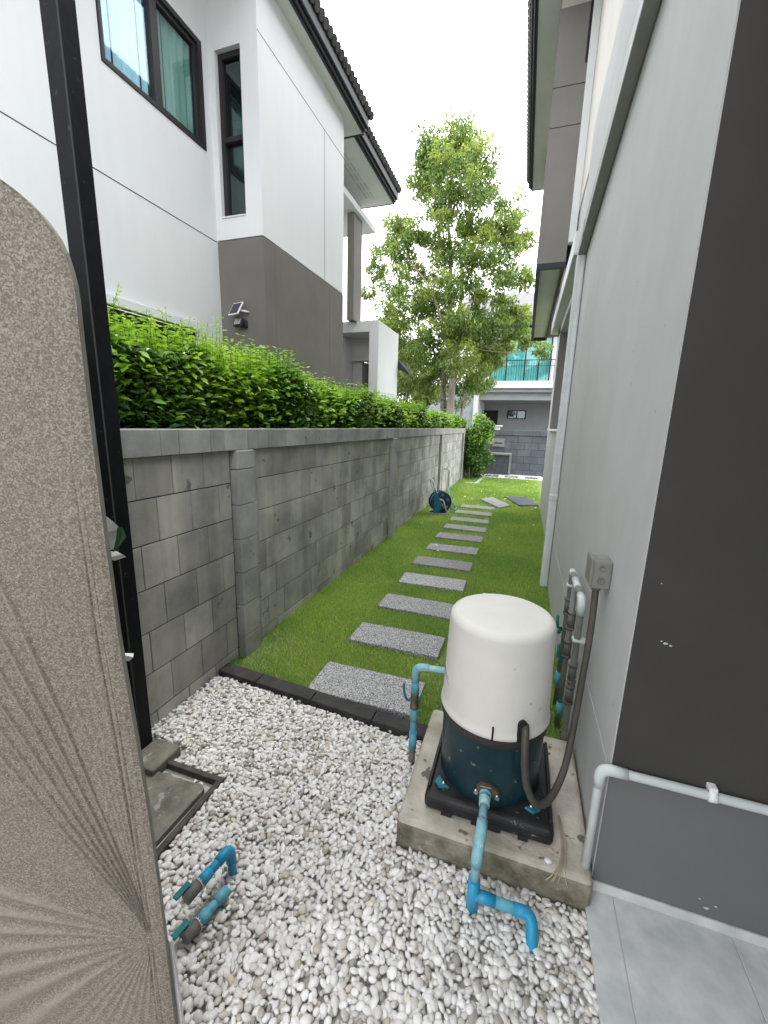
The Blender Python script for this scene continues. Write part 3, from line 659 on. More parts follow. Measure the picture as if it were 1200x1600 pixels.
curtain('curtain', 'y', 2.78, 3.82, 3.96, 4.82, XR_-.08, win, M['curtain'])
# window 2, narrow, facing the camera
win = box('window', -3.13, -2.84, YF+.17, YF+.19, 3.415, 4.825, 'room', lh); win['label'] = 'tall narrow dark window facing the gate'
mb = MB(); y0, y1 = YF+.045, YF+.11
mb.box(-3.128, -3.085, y0, y1, 3.418, 4.822); mb.box(-2.88, -2.842, y0, y1, 3.418, 4.822); mb.box(-3.085, -2.88, y0, y1, 4.775, 4.822); mb.box(-3.085, -2.88, y0, y1, 3.418, 3.455); mb.box(-3.085, -2.88, y0-.012, y1, 4.08, 4.125)
mb.build('frame', M['frame'], win)
mb = MB(); mb.box(-3.085, -2.88, y0+.03, y0+.034, 3.455, 4.08); mb.box(-3.085, -2.88, y0+.03, y0+.034, 4.125, 4.775); mb.build('pane', M['glass_dark'], win)
box('sill', -3.128, -2.842, YF-.012, YF+.05, 3.405, 3.4165, 'render_white', win)
# roofs: (y range, edge x)
def roof(y0, y1, xe, zs, side, parent, xin, tiles=True):
    """side=+1: eave faces +x. soffit, fascia/gutter and tile edge"""
    s = side
    box('soffit', xin, xe - s*.0, y0, y1, zs, zs+.03, 'soffit_white' if s > 0 else 'soffit', parent)
    mb = MB(); mb.box(xe, xe + s*.02, y0-.02, y1+.02, zs-.01, zs+.10); mb.box(xe + s*.022, xe + s*.05, y0-.02, y1+.02, zs+.012, zs+.15, .006); mb.box(xe + s*.052, xe + s*.085, y0-.02, y1+.03, zs+.05, zs+.20, .01, 2)
    mb.box(min(xin, xe), max(xin, xe), y1+.001, y1+.02, zs-.01, zs+.16)
    mb.build('fascia', M['fascia'], parent)
    if tiles:
        mb = MB(); y = y0; pitch = .55
        while y < y1 + .02:
            for k in range(7):
                xa = xe + s*(.125 - k*.30); xb = xa - s*.34; za = zs + .19 + k*.165 + .01
                mb.tube([(xa, y+.05, za), (xb, y+.05, za + .34*pitch)], [.05, .046], 8)
            y += .10
        mb.build('roof', M['tile_roof'], parent)
        mb = MB(); mb.prism([(xe, zs+.10), (xe + s*.10, zs+.20), (xe - s*2.2, zs+1.42), (xe - s*2.2, zs+1.3)], 'y', y0, y1); mb.build('roof_deck', M['fascia'], parent)
roof(-2, 6.22, -2.52, SP, 1, lh, -3.3)
roof(6.26, 8.10, -2.66, SP-.0, 1, lh, -8)
mb = MB(); mb.box(-8, -3.5, 5.88, 5.9, 3.2, SP)
mb.box(-8, -3.26, 7.9, 8.05, 5.0, SP-.002); mb.build('gable_wall', M['render_beige'], lh)
mb = MB()
for k in range(3):
    for j in range(5): mb.box(-2.95-.06*k, -2.93-.06*k, 6.5+.28*j, 6.7+.28*j, SP-.004, SP-.001)
mb.build('soffit_vent', M['soffit'], lh)
box('balcony_canopy', -8, -3.0, YE+.01, 8.12, 4.90, 5.0, 'render_white', lh, .004)
box('column', -3.20, -3.07, 7.26, 7.63, 3.2, 4.90, 'render_taupe2', lh, .004)
# white portal beyond
mb = MB(); mb.box(-2.83, XL, 7.44, 8.68, 0, 3.22, .004); mb.box(-3.42, -2.832, 7.44, 8.68, 3.03, 3.218); mb.box(-3.60, -3.422, 7.2, 8.68, .0, 3.216)
mb.box(-8, -3.602, 7.3, 7.5, 0, 3.2); mb.build('portal', M['render_white'], lh)
mb = MB(); mb.box(-3.42, -2.832, 8.0, 8.2, 2.62, 3.028); mb.box(-3.42, -3.22, 8.1, 8.6, 0, 2.62); mb.box(-3.2, -2.832, 8.2, 8.6, 1.9, 2.02); mb.build('portal_lintel', M['render_beige'], lh)
box('portal_opening', -3.2, -2.832, 8.4, 8.66, 0, 3.02, 'room', lh)
MB().prism([(-2.648, 2.72), (-2.40, 2.46), (-2.40, 2.42), (-2.648, 2.55)], 'y', 8.68, 9.1).build('side_awning', M['fascia'], lh)

# solar lamp on the taupe wall
sl = thing('solar_floodlight', 'small solar panel with floodlight under it on the taupe wall', 'wall light', (-2.95, YF, 2.4))
m_ = Matrix.Translation((-2.935, YF-.10, 2.52)) @ Matrix.Rotation(R(-14), 4, 'Z') @ Matrix.Rotation(R(60), 4, 'X')
MB().box(-.075, .075, -.075, .075, -.006, .006, .002).xf(m_).build('panel_frame', M['white'], sl)
MB().box(-.064, .064, -.064, .064, .0065, .0085).xf(m_).build('solar_panel', M['solar'], sl)
MB().tube([(-2.90, YF-.09, 2.51), (-2.86, YF-.04, 2.505), (-2.845, YF, 2.505)], .011, 10).build('bracket', M['white'], sl)
m_ = Matrix.Translation((-2.925, YF-.075, 2.395)) @ Matrix.Rotation(R(-14), 4, 'Z') @ Matrix.Rotation(R(-18), 4, 'X')
MB().box(-.058, .058, -.018, .018, -.045, .045, .006).xf(m_).build('lamp_body', M['black_plastic'], sl)
MB().box(-.042, .042, -.022, -.0185, -.032, .032, .001).xf(m_).build('lamp_glass', M['chrome'], sl)
MB().box(-2.93, -2.865, YF-.045, YF-.003, 2.35, 2.42, .005).build('mount', M['black_plastic'], sl)

#====================================================================== RIGHT HOUSE (grey)
XW = .324; YC = 1.175
rh = thing('grey_house', 'grey rendered house wall with taupe bay and dark porch on the right', 'house', (2.5, 3, 0))
GZ = .433
mb = MB(); mb.box(XW, XW+.2, YC, 4.45, -.06, GZ-.003); mb.box(XW, XW+.2, YC, 4.45, GZ+.004, 3.92); mb.box(XW+.006, XW+.2, YC+.02, 4.44, GZ-.0025, GZ+.0035)
mb.box(.38, .58, 4.452, 4.62, -.06, 3.3); mb.box(.38, .58, 4.62, 7.25, -.06, 1.37); mb.box(.38, .58, 7.25, 7.75, -.06, 3.3); mb.box(.38, .58, 4.452, 7.75, 2.85, 3.92)
mb.box(.582, 4, 7.55, 7.75, -.06, 3.92)
mb.build('wall', M['render_grey'], rh)
struct_w = box('upper_wall', .37, .57, YC+.3, 9.9, 3.922, 6.2, 'render_beige', rh)
box('corner_trim', .29, .368, 5.9, 6.0, 3.6, 6.2, 'render_white', rh, .002)
# porch: dark upper face, slate lower face
box('dark_wall', XW+.004, 4, YC-.003, YC+.18, GZ+.012, 3.9, 'render_dark', rh)
mb = MB(); mb.box(XW+.003, 4, YC-.003, YC+.18, -.02, GZ-.01); mb.build('plinth', M['render_plinth'], rh)
box('plinth_joint', XW+.02, 4, YC+.03, YC+.17, GZ-.01, GZ+.012, 'line', rh)
box('porch_ceiling', XW+.0, 4, -3, YC-.004, 2.42, 2.6, 'render_dark', rh)
box('shade_back_wall', XW+.6, 3.6, -3.2, -3.0, -.06, 2.42, 'render_dark', rh)  # unseen wall, added to keep light off the porch
box('shade_side_wall', 3.6, 3.8, -3, YC, -.06, 2.42, 'render_dark', rh)  # unseen as well, added to darken the porch
mb = MB(); mb.prism([(YC-.014, .0125), (YC-.0035, .0125), (YC-.0035, .040), (YC-.008, .040)], 'x', XW-.02, 4); mb.build('skirting', M['tile'], rh)
# bay over the alley
yb = 6.0
mb = MB(); zz = [3.42, 4.87, 5.27, 6.03]
for a, b in zip(zz, zz[1:]): mb.box(-.054, .288, yb, 8.9, a+.006, b-.006)
mb.box(-.048, .28, yb+.012, 8.88, 3.43, 6.02); mb.build('bay_wall', M['render_taupe2'], rh)
box('bay_vent', -.04, .27, yb+.02, 8.8, 6.04, 6.19, 'render_beige', rh)
y2 = 10.6
mb = MB(); mb.box(-.05, .0, yb+.002, y2, 3.36, 3.4245); mb.box(.25, .285, yb+.002, y2, 3.36, 3.4245); mb.box(0, .25, yb+.002, yb+.06, 3.36, 3.4245); mb.box(0, .25, y2-.05, y2, 3.36, 3.4245); mb.build('bay_soffit_trim', M['fascia'], rh)
box('bay_soffit', -.049, .29, yb+.001, y2, 3.4245, 3.43, 'soffit', rh)
box('bay_back', -.052, .6, 8.9, y2, 3.431, 6.0, 'render_taupe2', rh)
mb = MB(); mb.box(.262, .2885, yb-.004, yb+.05, 5.46, 6.2); mb.build('slit_window', M['frame'], rh)
roof(-1, 10.1, -.30, 6.2, -1, rh, .9)
# window recess with sill, jamb and canopy
win = box('window', .545, .56, 4.62, 7.25, 1.37, 2.85, 'room', rh); win['label'] = 'tall dark recessed window behind the white downpipe'
for y in (4.62, 5.5, 6.4, 7.19): box('mullion', .50, .545, y, y+.06, 1.37, 2.85, 'frame', win)
box('pane', .52, .524, 4.68, 7.2, 1.38, 2.84, 'glass_dark', win)
box('sill', .345, .50, 4.60, 7.24, 1.371, 1.40, 'render_white', win, .003)
box('reveal', .384, .50, 7.242, 7.2495, 1.402, 2.848, 'render_taupe2', win)
box('window_canopy', .275, .379, 4.5, 8.0, 2.98, 3.16, 'render_white', rh, .003)
box('canopy_underside', .279, .50, 4.5, 7.98, 2.965, 2.979, 'soffit', rh)
# sloping box duct + downpipe
dp = thing('rain_downpipe', 'white vertical downpipe with coupling on the grey wall behind the pump', 'drainpipe', (.27, 4.2, 0))
sp = [(.295, 4.28, 3.10), (.285, 4.28, 1.6), (.283, 4.28, -.0)]
mb = MB(); mb.box(.260, .322, 3.76, 3.835, .005, 2.71, .012, 2); mb.box(.2585, .261, 3.782, 3.787, .02, 2.7); mb.box(.2585, .261, 3.806, 3.811, .02, 2.7)
mb.build('pipe', M['white_dp'], dp)
mb = MB(); mb.box(.254, .3235, 3.752, 3.843, .80, .85, .01, 2); mb.build('coupling', M['white_dp'], dp)
ct = thing('rain_duct', 'thick grey rectangular duct sloping along the top of the grey wall', 'duct', (.29, 3, 3.3))
def slope_box(mb, y0, z0, y1, z1, x0, x1, h, bev=.006):
    dy, dz = y1-y0, z1-z0; L = math.hypot(dy, dz); a = math.atan2(dz, dy)
    m_ = Matrix.Translation((0, y0, z0)) @ Matrix.Rotation(a, 4, 'X'); mb.box(x0, x1, 0, L, -h/2, h/2, bev, 2, rot=m_)
mb = MB(); slope_box(mb, 1.2, 3.043, 3.50, 2.785, .262, .3225, .09); mb.build('duct', M['tray'], ct)
mb = MB(); slope_box(mb, 3.502, 2.785, 3.84, 2.747, .264, .322, .082); slope_box(mb, 3.47, 2.788, 3.52, 2.782, .258, .323, .098); mb.build('duct_end', M['tray'], ct)

# tiled porch floor
fl = MB(); xs = [.302, .385, .685, .985, 1.285, 1.885]; 
mb = MB()
for a, b in zip(xs, xs[1:]):
    for (c, d) in ((.56, YC), (-.04, .56), (-.64, -.04), (-2.9, -.64)): mb.box(a+.0015, b-.0015, c+.0015, d-.0015, -.03, .014, .001)
struct(mb.build('tiled_floor', M['tile'])); struct(box('grout_bed', .302, 4, -3, YC, -.05, .0115, 'grout'))

mb = MB()
for (x, z, r_) in ((.402, .857, .006), (.414, .853, .004), (.392, .862, .003), (.37, 1.02, .002), (.62, .07, .007), (.64, .085, .004), (.60, .095, .003)):
    n_ = 9; c0 = mb.bm.verts.new((x, YC-.0065, z)); ring = [mb.bm.verts.new((x + r_*random.uniform(.6, 1.3)*math.cos(k*6.283/n_), YC-.0035, z + .7*r_*random.uniform(.6, 1.3)*math.sin(k*6.283/n_))) for k in range(n_)]
    for k in range(n_): mb.bm.faces.new((ring[k], ring[(k+1) % n_], c0))
mb.build('paint_chips', M['render_grey'], rh)['kind'] = 'stuff'
# pale pipe on the porch plinth
pp = thing('plinth_pipe', 'pale painted pipe rising from the gravel and turning along the slate plinth', 'pipe', (.31, 1.13, 0))
zt = .452
MB().tube(fillet([(.298, 1.155, -.03), (.298, 1.155, zt), (3.4, 1.155, zt)], .03, 8), .0125, 16).build('pipe', M['white_pvc'], pp)
MB().tube(fillet([(.298, 1.155, zt-.06), (.298, 1.155, zt), (.365, 1.155, zt)], .03, 8), .0155, 16).build('elbow', M['white_pvc'], pp)
MB().tube([(.555, 1.155, zt), (.575, 1.155, zt)], .0155, 12).box(.555, .575, 1.15, 1.174, zt+.010, zt+.026, .002).build('clip', M['white'], pp)
MB().tube([(.298, 1.155, -.01), (.298, 1.155, .014)], .0155, 12).build('collar', M['blue_pvc_pale'], pp)
# small fallen wire on the wall groove omitted

#====================================================================== PUMP on its slab
PX, PYc = -.014, 1.37
cs = MB().box(-.29, .318, 1.10, 1.70, -.05, .103, .022, 3)
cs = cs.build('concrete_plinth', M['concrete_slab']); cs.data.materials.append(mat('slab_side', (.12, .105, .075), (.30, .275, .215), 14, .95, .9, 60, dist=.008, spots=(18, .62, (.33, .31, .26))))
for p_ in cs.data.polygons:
    if p_.normal.z < .35: p_.material_index = 1; tag(cs, 'weathered concrete slab carrying the water pump', 'concrete slab')
pump = thing('water_pump', 'round water pump with cream cover and dark teal body on black base', 'water pump', (PX, PYc, .103))
mb = MB(); mb.box(-.212, .206, 1.168, 1.575, .105, .165, .018, 3)
o = mb.build('base', M['black_plastic'], pump)
for (a, b, h) in ((-.15, -.115, .02), (-.05, -.02, .024), (.0, .045, .026), (.10, .13, .018)): box('base_slot', a, b, 1.1655, 1.169, .104, .104+h, 'room', pump)
for (a, b) in ((-.208, -.196), (.19, .20)): box('base_rib', a, b, 1.20, 1.56, .166, .176, 'black_plastic', pump, .003)
mb = MB(); mb.lathe([(.0, .160), (.172, .160), (.176, .172), (.174, .20), (.176, .30), (.177, .41)], (PX, PYc)); mb.build('tank', M['teal_body'], pump)
mb = MB(); mb.lathe([(.176, .39), (.183, .395), (.184, .452), (.17, .455), (.0, .455)], (PX, PYc)); mb.build('collar', mat('dark_rubber_band', (.03, .026, .026), (.045, .04, .038), 9, .6), pump)
# cream cover with a rounded top, lip, slit and notch
prof = [(.186, .428), (.1885, .432), (.1885, .442), (.185, .448), (.1835, .47)]
for k in range(1, 9): prof.append((.1835 - (.1835-.1745)*k/8, .47 + (.757-.47)*k/8))
for k in range(1, 11):
    a = k / 10 * math.pi/2; prof.append((.1745 - .030*(1-math.cos(a)), .757 + .028*math.sin(a)))
prof += [(.12, .788), (.06, .791), (0, .792)]
bmc = MB(); bmc.lathe(prof, (PX, PYc), 128)
cov = bmc.build('cover', M['cover'], pump)
def notch(ang, wdt, z0, z1, nm):     # dark slot lying on the cover surface, its inner shade painted as colour
    mb = MB(); n = 10; Rr = .1895
    pts = [(-wdt/2, z0), (wdt/2, z0), (wdt/2, z1 - wdt/2)] + [(wdt/2*math.cos(t), z1 - wdt/2 + wdt/2*math.sin(t)) for t in np.linspace(0, math.pi, 9)[1:-1]] + [(-wdt/2, z1 - wdt/2)]
    A = []; B = []
    for s_, z in pts:
        a = ang + s_ / Rr
        for lst, rr in ((A, Rr), (B, Rr - .02)): lst.append(mb.bm.verts.new((PX + rr*math.cos(a), PYc + rr*math.sin(a), z)))
    mb.bm.faces.new(A); 
    for i in range(len(A)): mb.bm.faces.new((A[i], A[(i+1) % len(A)], B[(i+1) % len(B)], B[i]))
    mb.build(nm, M['room'], pump)
notch(R(-90 + 30), .030, .427, .505, 'cable_notch')
notch(R(-90 + 2), .006, .427, .475, 'slit')
mb = MB()
for (a0, a1, za, zb) in ((-172, -150, .575, .545), (-168, -148, .555, .528), (-176, -163, .60, .59), (-60, -57, .50, .512), (-40, -37, .52, .527)):
    mb.tube([(PX + .1815*math.cos(R(a0+(a1-a0)*t)), PYc + .1815*math.sin(R(a0+(a1-a0)*t)), za + (zb-za)*t) for t in np.linspace(0, 1, 8)], .0011, 4)
mb.build('scratches', M['grey_dark_pvc'], pump)['kind'] = 'stuff'
# clips
for (px_, py_, a, mm) in ((-.155, 1.215, 45, 'teal_clip'), (.135, 1.225, -45, 'teal_clip')):
    m_ = Matrix.Translation((px_, py_, .166)) @ Matrix.Rotation(R(a), 4, 'Z')
    MB().prism([(-.028, 0), (.028, 0), (.012, -.03), (-.018, -.028)], 'z', 0, .012, .003).xf(Matrix.Translation((px_, py_+.018, .166)) @ Matrix.Rotation(R(-a), 4, 'Z')).build('clamp', M[mm], pump)
    MB().lathe([(.007, .178), (.007, .184), (0, .186)], (px_, py_+.006), 6).build('bolt', M['chrome'], pump)
# outlet flange and blue pipe at the front
MB().prism([(-.045, .235), (-.03, .252), (.005, .254), (.03, .24), (.035, .225), (.0, .216), (-.03, .218)], 'y', 1.178, 1.198, .002).build('outlet_flange', M['brass'], pump)
for x_ in (-.042, .025): MB().tube([(x_, 1.165, .234), (x_, 1.184, .234)], .0075, 8).build('bolt', M['chrome'], pump)

fp = thing('outlet_pipe', 'faded blue pipe from the pump front down to a tee and bright blue elbow', 'pipe', (-.01, 1.0, 0))
X0 = -.012
MB().tube([(X0, 1.178, .235), (X0, 1.125, .236)], .0165, 16).tube([(X0, 1.172, .235), (X0, 1.165, .235)], .0185, 16).tube([(X0, 1.155, .235), (X0, 1.148, .235)], .0180, 16).build('adaptor', M['blue_pvc_pale'], fp)
MB().tube(fillet([(X0, 1.13, .236), (X0, 1.055, .232), (X0-.004, .992, .20), (X0-.006, .990, .10)], .03), .0130, 16).build('pipe', M['blue_pvc_pale'], fp)
MB().tube(fillet([(X0, 1.075, .233), (X0, 1.045, .232), (X0-.003, .995, .207), (X0-.005, .991, .165)], .03), .0165, 16).build('elbow', M['blue_pvc_pale'], fp)
tx = X0 - .006
MB().tube([(tx, .99, .115), (tx, .99, .0)], .0172, 16).tube([(tx, .99, .062), (.045, .992, .058)], .0160, 16).build('tee', M['blue_pvc'], fp)
MB().tube([(.04, .992, .058), (.112, .996, .054)], .0150, 16).build('pipe', M['blue_pvc_mid'], fp)
MB().tube(fillet([(.095, .995, .055), (.145, .998, .052), (.150, .965, .018), (.150, .955, -.03)], .03, 8), .0165, 16).build('elbow', M['blue_pvc'], fp)

# riser at the left of the pump
rp_ = thing('riser_pipe', 'blue riser with brass gate valve left of the pump cover', 'pipe', (-.33, 1.45, 0))
rx, ry = -.325, 1.455
MB().tube(fillet([(rx, ry, .33), (rx, ry, .452), (-.17, ry-.01, .470)], .035, 8), .0125, 16).build('pipe', M['blue_pvc_pale'], rp_)
MB().tube(fillet([(rx, ry, .385), (rx, ry, .452), (-.27, ry-.003, .459)], .03, 8), .0155, 16).build('elbow', M['blue_pvc_pale'], rp_)
MB().tube([(rx, ry, .385), (rx, ry, .335)], .0165, 16).build('adaptor', M['blue_pvc_mid'], rp_)
MB().tube([(rx, ry, .335), (rx, ry, .33), (rx, ry, .325), (rx, ry, .28), (rx, ry, .275), (rx, ry, .265)], [.019, .019, .0165, .0165, .019, .019], 8).build('valve_body', M['brass'], rp_)
MB().tube(spline([(rx-.008, ry, .305), (rx-.028, ry-.01, .302), (rx-.042, ry-.012, .335), (rx-.044, ry-.012, .375)], 5), .005, 8).tube([(rx+.014, ry, .305), (rx+.028, ry, .325)], .005, 8).build('handle', M['teal_clip'], rp_)
MB().tube([(rx, ry, .27), (rx, ry, .06)], .0125, 16).tube([(rx, ry, .265), (rx, ry, .205)], .0155, 16).tube([(rx, ry, .15), (rx, ry, .07)], .0160, 16).build('lower_pipe', M['blue_pvc_mid'], rp_)
MB().tube([(rx, ry, .07), (rx, ry, -.04)], .0135, 16).build('stub', M['grey_dark_pvc'], rp_)

# electrical box and conduit on the wall
eb = thing('junction_box', 'small grey electrical box on the wall above the pump pipes', 'junction box', (.29, 1.53, .92))
MB().box(.262, .3235, 1.485, 1.575, .868, .968, .006, 2).build('box', M['grey_pvc'], eb)
MB().box(.256, .266, 1.481, 1.579, .880, .974, .003, 2).build('lid', M['grey_pvc'], eb)
mb = MB()
for z_, r_ in ((.945, .010), (.90, .013)):
    m_ = Matrix.Translation((.292, 1.4845, z_)) @ Matrix.Rotation(R(90), 4, 'X'); b2 = MB(); b2.lathe([(r_, 0), (r_, .0018), (r_-.0015, .002), (r_-.002, .0012), (0, .0012)], (0, 0), 24); b2.xf(m_).build('knockout', M['grey_dark_pvc'], eb)
cd = thing('power_conduit', 'grey conduit looping from the wall box down to the notch in the pump cover', 'conduit', (.25, 1.4, 0))
MB().tube(spline([(.288, 1.525, .872), (.286, 1.50, .70), (.275, 1.47, .50), (.262, 1.43, .34), (.235, 1.335, .26), (.190, 1.24, .222), (.145, 1.19, .232), (.112, 1.182, .29), (.098, 1.180, .36), (.092, 1.182, .43), (.090, 1.20, .472), (.088, 1.24, .48)], 8), .0115, 14).build('hose', M['hose_grey'], cd)
MB().tube([(.288, 1.527, .872), (.288, 1.524, .852)], .0155, 12).build('gland', M['grey_dark_pvc'], cd)

# wall pipework behind the pump
wp = thing('wall_pipework', 'cluster of grey painted pipes with unions and teal valves on the wall behind the pump', 'pipework', (.29, 1.9, 0))
zh = .735
MB().tube(fillet([(.280, 2.06, .0), (.280, 2.06, zh), (.280, 1.70, zh+.0), (.280, 1.70, .12), (.280, 1.715, .06)], .03, 8), .0125, 14).build('loop_pipe', M['grey_pvc'], wp)
MB().tube([(.276, 1.90, zh), (.276, 1.90, .0)], .0125, 14).build('riser', M['grey_pvc'], wp)
MB().tube(fillet([(.280, 1.76, zh), (.280, 1.70, zh), (.280, 1.70, zh-.06)], .028, 8), .0160, 14).build('fitting', M['white_pvc'], wp)
MB().tube([(.280, 1.84, zh), (.280, 1.95, zh)], .0155, 14).build('fitting', M['white_pvc'], wp)
MB().tube([(.28, 2.02, zh), (.28, 2.06, zh), (.28, 2.075, zh-.02)], .0155, 12).build('fitting', M['white_pvc'], wp)
for (y_, z0_) in ((1.90, .60), (1.90, .46), (1.70, .46), (1.70, .36), (2.06, .60)):
    MB().tube([(.279, y_, z0_), (.279, y_, z0_-.012)], .0185, 14).tube([(.279, y_, z0_-.005), (.279, y_, z0_-.08)], .0158, 14).tube([(.279, y_, z0_-.075), (.279, y_, z0_-.086)], .0185, 14).build('union', M['grey_dark_pvc'], wp)
for (y_, z0_) in ((2.055, .44), (1.895, .37)):
    MB().tube([(.262, y_, z0_), (.243, y_-.01, z0_+.005), (.238, y_-.012, z0_+.07)], .007, 8).tube([(.262, y_, z0_), (.252, y_, z0_-.03)], .008, 8).build('valve_handle', M['teal_pvc'], wp)
for (y_, z0_) in ((2.06, .20), (1.90, .14)): MB().tube([(.2795, y_, z0_), (.2795, y_, z0_-.08)], .0165, 12).build('socket', M['blue_pvc_mid'], wp)
for (y_, z0_) in ((1.70, .56), (2.06, .66)):
    MB().box(.262, .323, y_-.02, y_+.02, z0_, z0_+.012, .003).build('clip', M['white_pvc'], wp)
# dry straw string, pebble on the slab
mb = MB()
for i in range(7):
    a = random.uniform(-.012, .012); mb.tube(spline([(.232+a*.3, 1.30, .106), (.238+a, 1.20, .108), (.228+a, 1.13, .112), (.215+a*2.5, 1.096, .108 - abs(a)*2), (.205+a*4, 1.09, .075)], 4), .0012, 5)
tag(mb.build('dry_straw', M['straw']), 'wisp of dry straw hanging over the concrete slab edge', 'straw')
mb = MB(); bmesh.ops.create_icosphere(mb.bm, subdivisions=3, radius=1); mb.xf(Matrix.Translation((.190, 1.125, .108)) @ Matrix.Diagonal((.012, .010, .006, 1)))
for f_ in mb.bm.faces: f_.smooth = True
tag(mb.build('pebble', M['pebble']), 'single white pebble lying on the concrete slab', 'pebble')

#====================================================================== FOREGROUND LEFT
# post
po = thing('steel_post', 'black square steel post of the gate between slab and block wall', 'post', (-1.43, 1.11, 0))
mb = MB(); mb.box(-1.462, -1.397, 1.08, 1.142, .0, 3.4, .002); mb.box(-1.470, -1.463, 1.083, 1.139, 0.0, 3.4, .001); mb.build('tube', M['metal_black'], po)
mb = MB(); mb.box(-1.3975, -1.3945, 1.079, 1.083, .01, 3.4); mb.build('seam', M['line'], po)
tag(box('post_footing', -1.50, -1.268, 1.02, 1.165, -.03, .035, 'concrete_dirty', None, .008, 2), 'small weathered concrete footing under the black post', 'footing')
# inspection cover
dr = thing('inspection_cover', 'mossy concrete inspection cover in a rusty steel frame among the pebbles', 'drain cover', (-1.2, .92, 0))
mb = MB(); F_ = (-1.5, -.998, .70, 1.108); 
mb.box(F_[0], F_[1], F_[3]-.022, F_[3], -.04, .016, .002); mb.box(F_[1]-.022, F_[1], F_[2], F_[3]-.0225, -.04, .016, .002); mb.box(F_[0], F_[1]-.0225, F_[2], F_[2]+.022, -.04, .016, .002); mb.build('frame', M['steel_frame'], dr)
pts = [(-1.49, .74), (-1.045, .735), (-1.04, 1.045)] + [(-1.04 - .03*i + random.uniform(-.004, .004), 1.052 + random.uniform(-.010, .014)) for i in range(1, 12)] + [(-1.40, 1.06), (-1.49, 1.06)]
MB().prism(pts, 'z', -.035, .010, .002).build('cover', M['concrete_dirty'], dr)
box('pit', F_[0], F_[1]-.02, F_[2]+.02, F_[3]-.02, -.05, -.04, 'room', dr)

# two blue pipes with ball valves beside the slab
def valve_pipe(name, label, pts, riser, r, mm1, mm2, base, hz):
    t = thing(name, label, 'pipe', base)
    A, B = Vector(pts[0]), Vector(pts[1])
    path = ([Vector(riser)] if riser else []) + [A, B]
    MB().tube(fillet(path, .02, 6) if riser else path, r, 16).build('pipe', M[mm1], t)
    d = (B - A)
    el = fillet([A + (Vector(riser)-A).normalized()*.045, A, A + d.normalized()*.045], .022, 8) if riser else [A, A + d.normalized()*.04]
    MB().tube(el, r*1.24, 16).build('elbow', M[mm2], t)
    MB().tube([A + d*.58, A + d*.86], r*1.25, 16).build('socket', M[mm2], t)
    MB().tube([A + d*.86, A + d*.89, A + d*.895, A + d*1.25], [r*1.2, r*1.2, r*1.28, r*1.28], 12).tube([A + d*.862, A + d*.885], r*1.5, 12).build('valve_body', M['grey_dark_pvc'], t)
    MB().tube([A + d*.862, A + d*.90], r*1.47, 16).build('collar', M['white'], t)
    m_ = Matrix.Translation(A + d*1.12 + Vector((-.018, 0, hz))) @ Matrix.Rotation(math.atan2(d.y, d.x), 4, 'Z')
    MB().box(-.014, .034, -.009, .009, -.004, .004, .003, 2).xf(m_).tube([A + d*1.05, A + d*1.05 + Vector((-.012, 0, hz))], .007, 8).build('handle', M['teal_pvc'], t)
valve_pipe('valved_pipe', 'bright blue pipe rising from the gravel with teal ball valve, upper of the two', [(-.752, .838, .092), (-.772, .715, .085)], (-.738, .832, -.03), .0128, 'blue_pvc', 'blue_pvc', (-.76, .8, 0), .016)
valve_pipe('valved_pipe', 'dusty blue pipe half buried in the pebbles with teal ball valve, lower of the two', [(-.715, .775, .028), (-.735, .665, .030)], None, .0128, 'blue_pvc_mid', 'blue_pvc_mid', (-.72, .72, 0), .018)

# patterned stone slab (leaning panel, rounded shoulder)
sb = thing('stone_slab', 'tall speckled brown stone slab with carved fan of grooves and rounded shoulder', 'stone slab', (-1.0, .5, 0))
E0 = Vector((-.575, .46, 0)); _a = R(20); DS = Vector((-math.cos(_a), -math.sin(_a), 0)); NS = Vector((-DS.y, DS.x, 0)) * 1.0
if NS.y < 0: NS = -NS                               # NS points away from the camera
def slab_s(z):      # distance of the edge from the reference line, as a function of height (grows leftwards)
    return np.interp(z, [-.02, .155, .37, .53, .70, .86, 1.04, 1.23, 1.35, 1.43, 1.51, 1.57, 1.611, 1.64, 1.664, 1.684, 1.70, 1.72, 1.735],
                        [.007, .007, .008, .010, .014, .021, .030, .033, .034, .034, .034, .033, .039, .051, .069, .090, .112, .16, .25])
FS, FZ, SL = .034, .386, 1.0
nx, nzv = 520, 760
zs_ = np.linspace(-.02, 1.735, nzv); ts = np.linspace(0, 1, nx)**1.6; E_ = slab_s(zs_)
SS = E_[:, None] + (SL - E_[:, None]) * ts[None, :]; ZZ = np.repeat(zs_[:, None], nx, 1)
dx = SS - FS; dz = ZZ - FZ; rr = np.hypot(dx, dz); ang = np.degrees(np.arctan2(dz, dx))      # 0 = to the left, 90 = up
def ridge(a, c, w): return np.exp(-((a - c) / w)**2)
H = np.zeros_like(SS); bend = 9*np.exp(-rr/.12) - 3*np.clip(rr-.5, 0, 1)
for c in (62.5, 66, 69, 72, 75, 78): H += ridge(ang - bend*(c < 80), c, .33) * .0050
H -= ((ang > 61) & (ang < 79) & (rr > .05)) * .0015
for c in (81.5, 83.2, 84.9, 86.6, 88.3): H += ridge(ang, c, .35) * .0013 * np.clip(1.2 - rr, 0, 1)
for c, wd in ((27, 2.6), (17, 2.2), (8, 2.4), (-2, 2.8), (-13, 3.0), (-25, 3.2), (-37, 3.0)):
    H += ridge(ang + 14*(rr - .2), c, wd) * .0055 * np.clip(rr/.25, .15, 1)
for c in range(-88, -44, 5): H += ridge(ang, c, 1.4) * .0018
ed = SS - E_[:, None]
zf = np.clip((1.42 - ZZ)/.25, 0, 1); H -= np.exp(-((ed - .034) / .0016)**2) * .0025 * zf
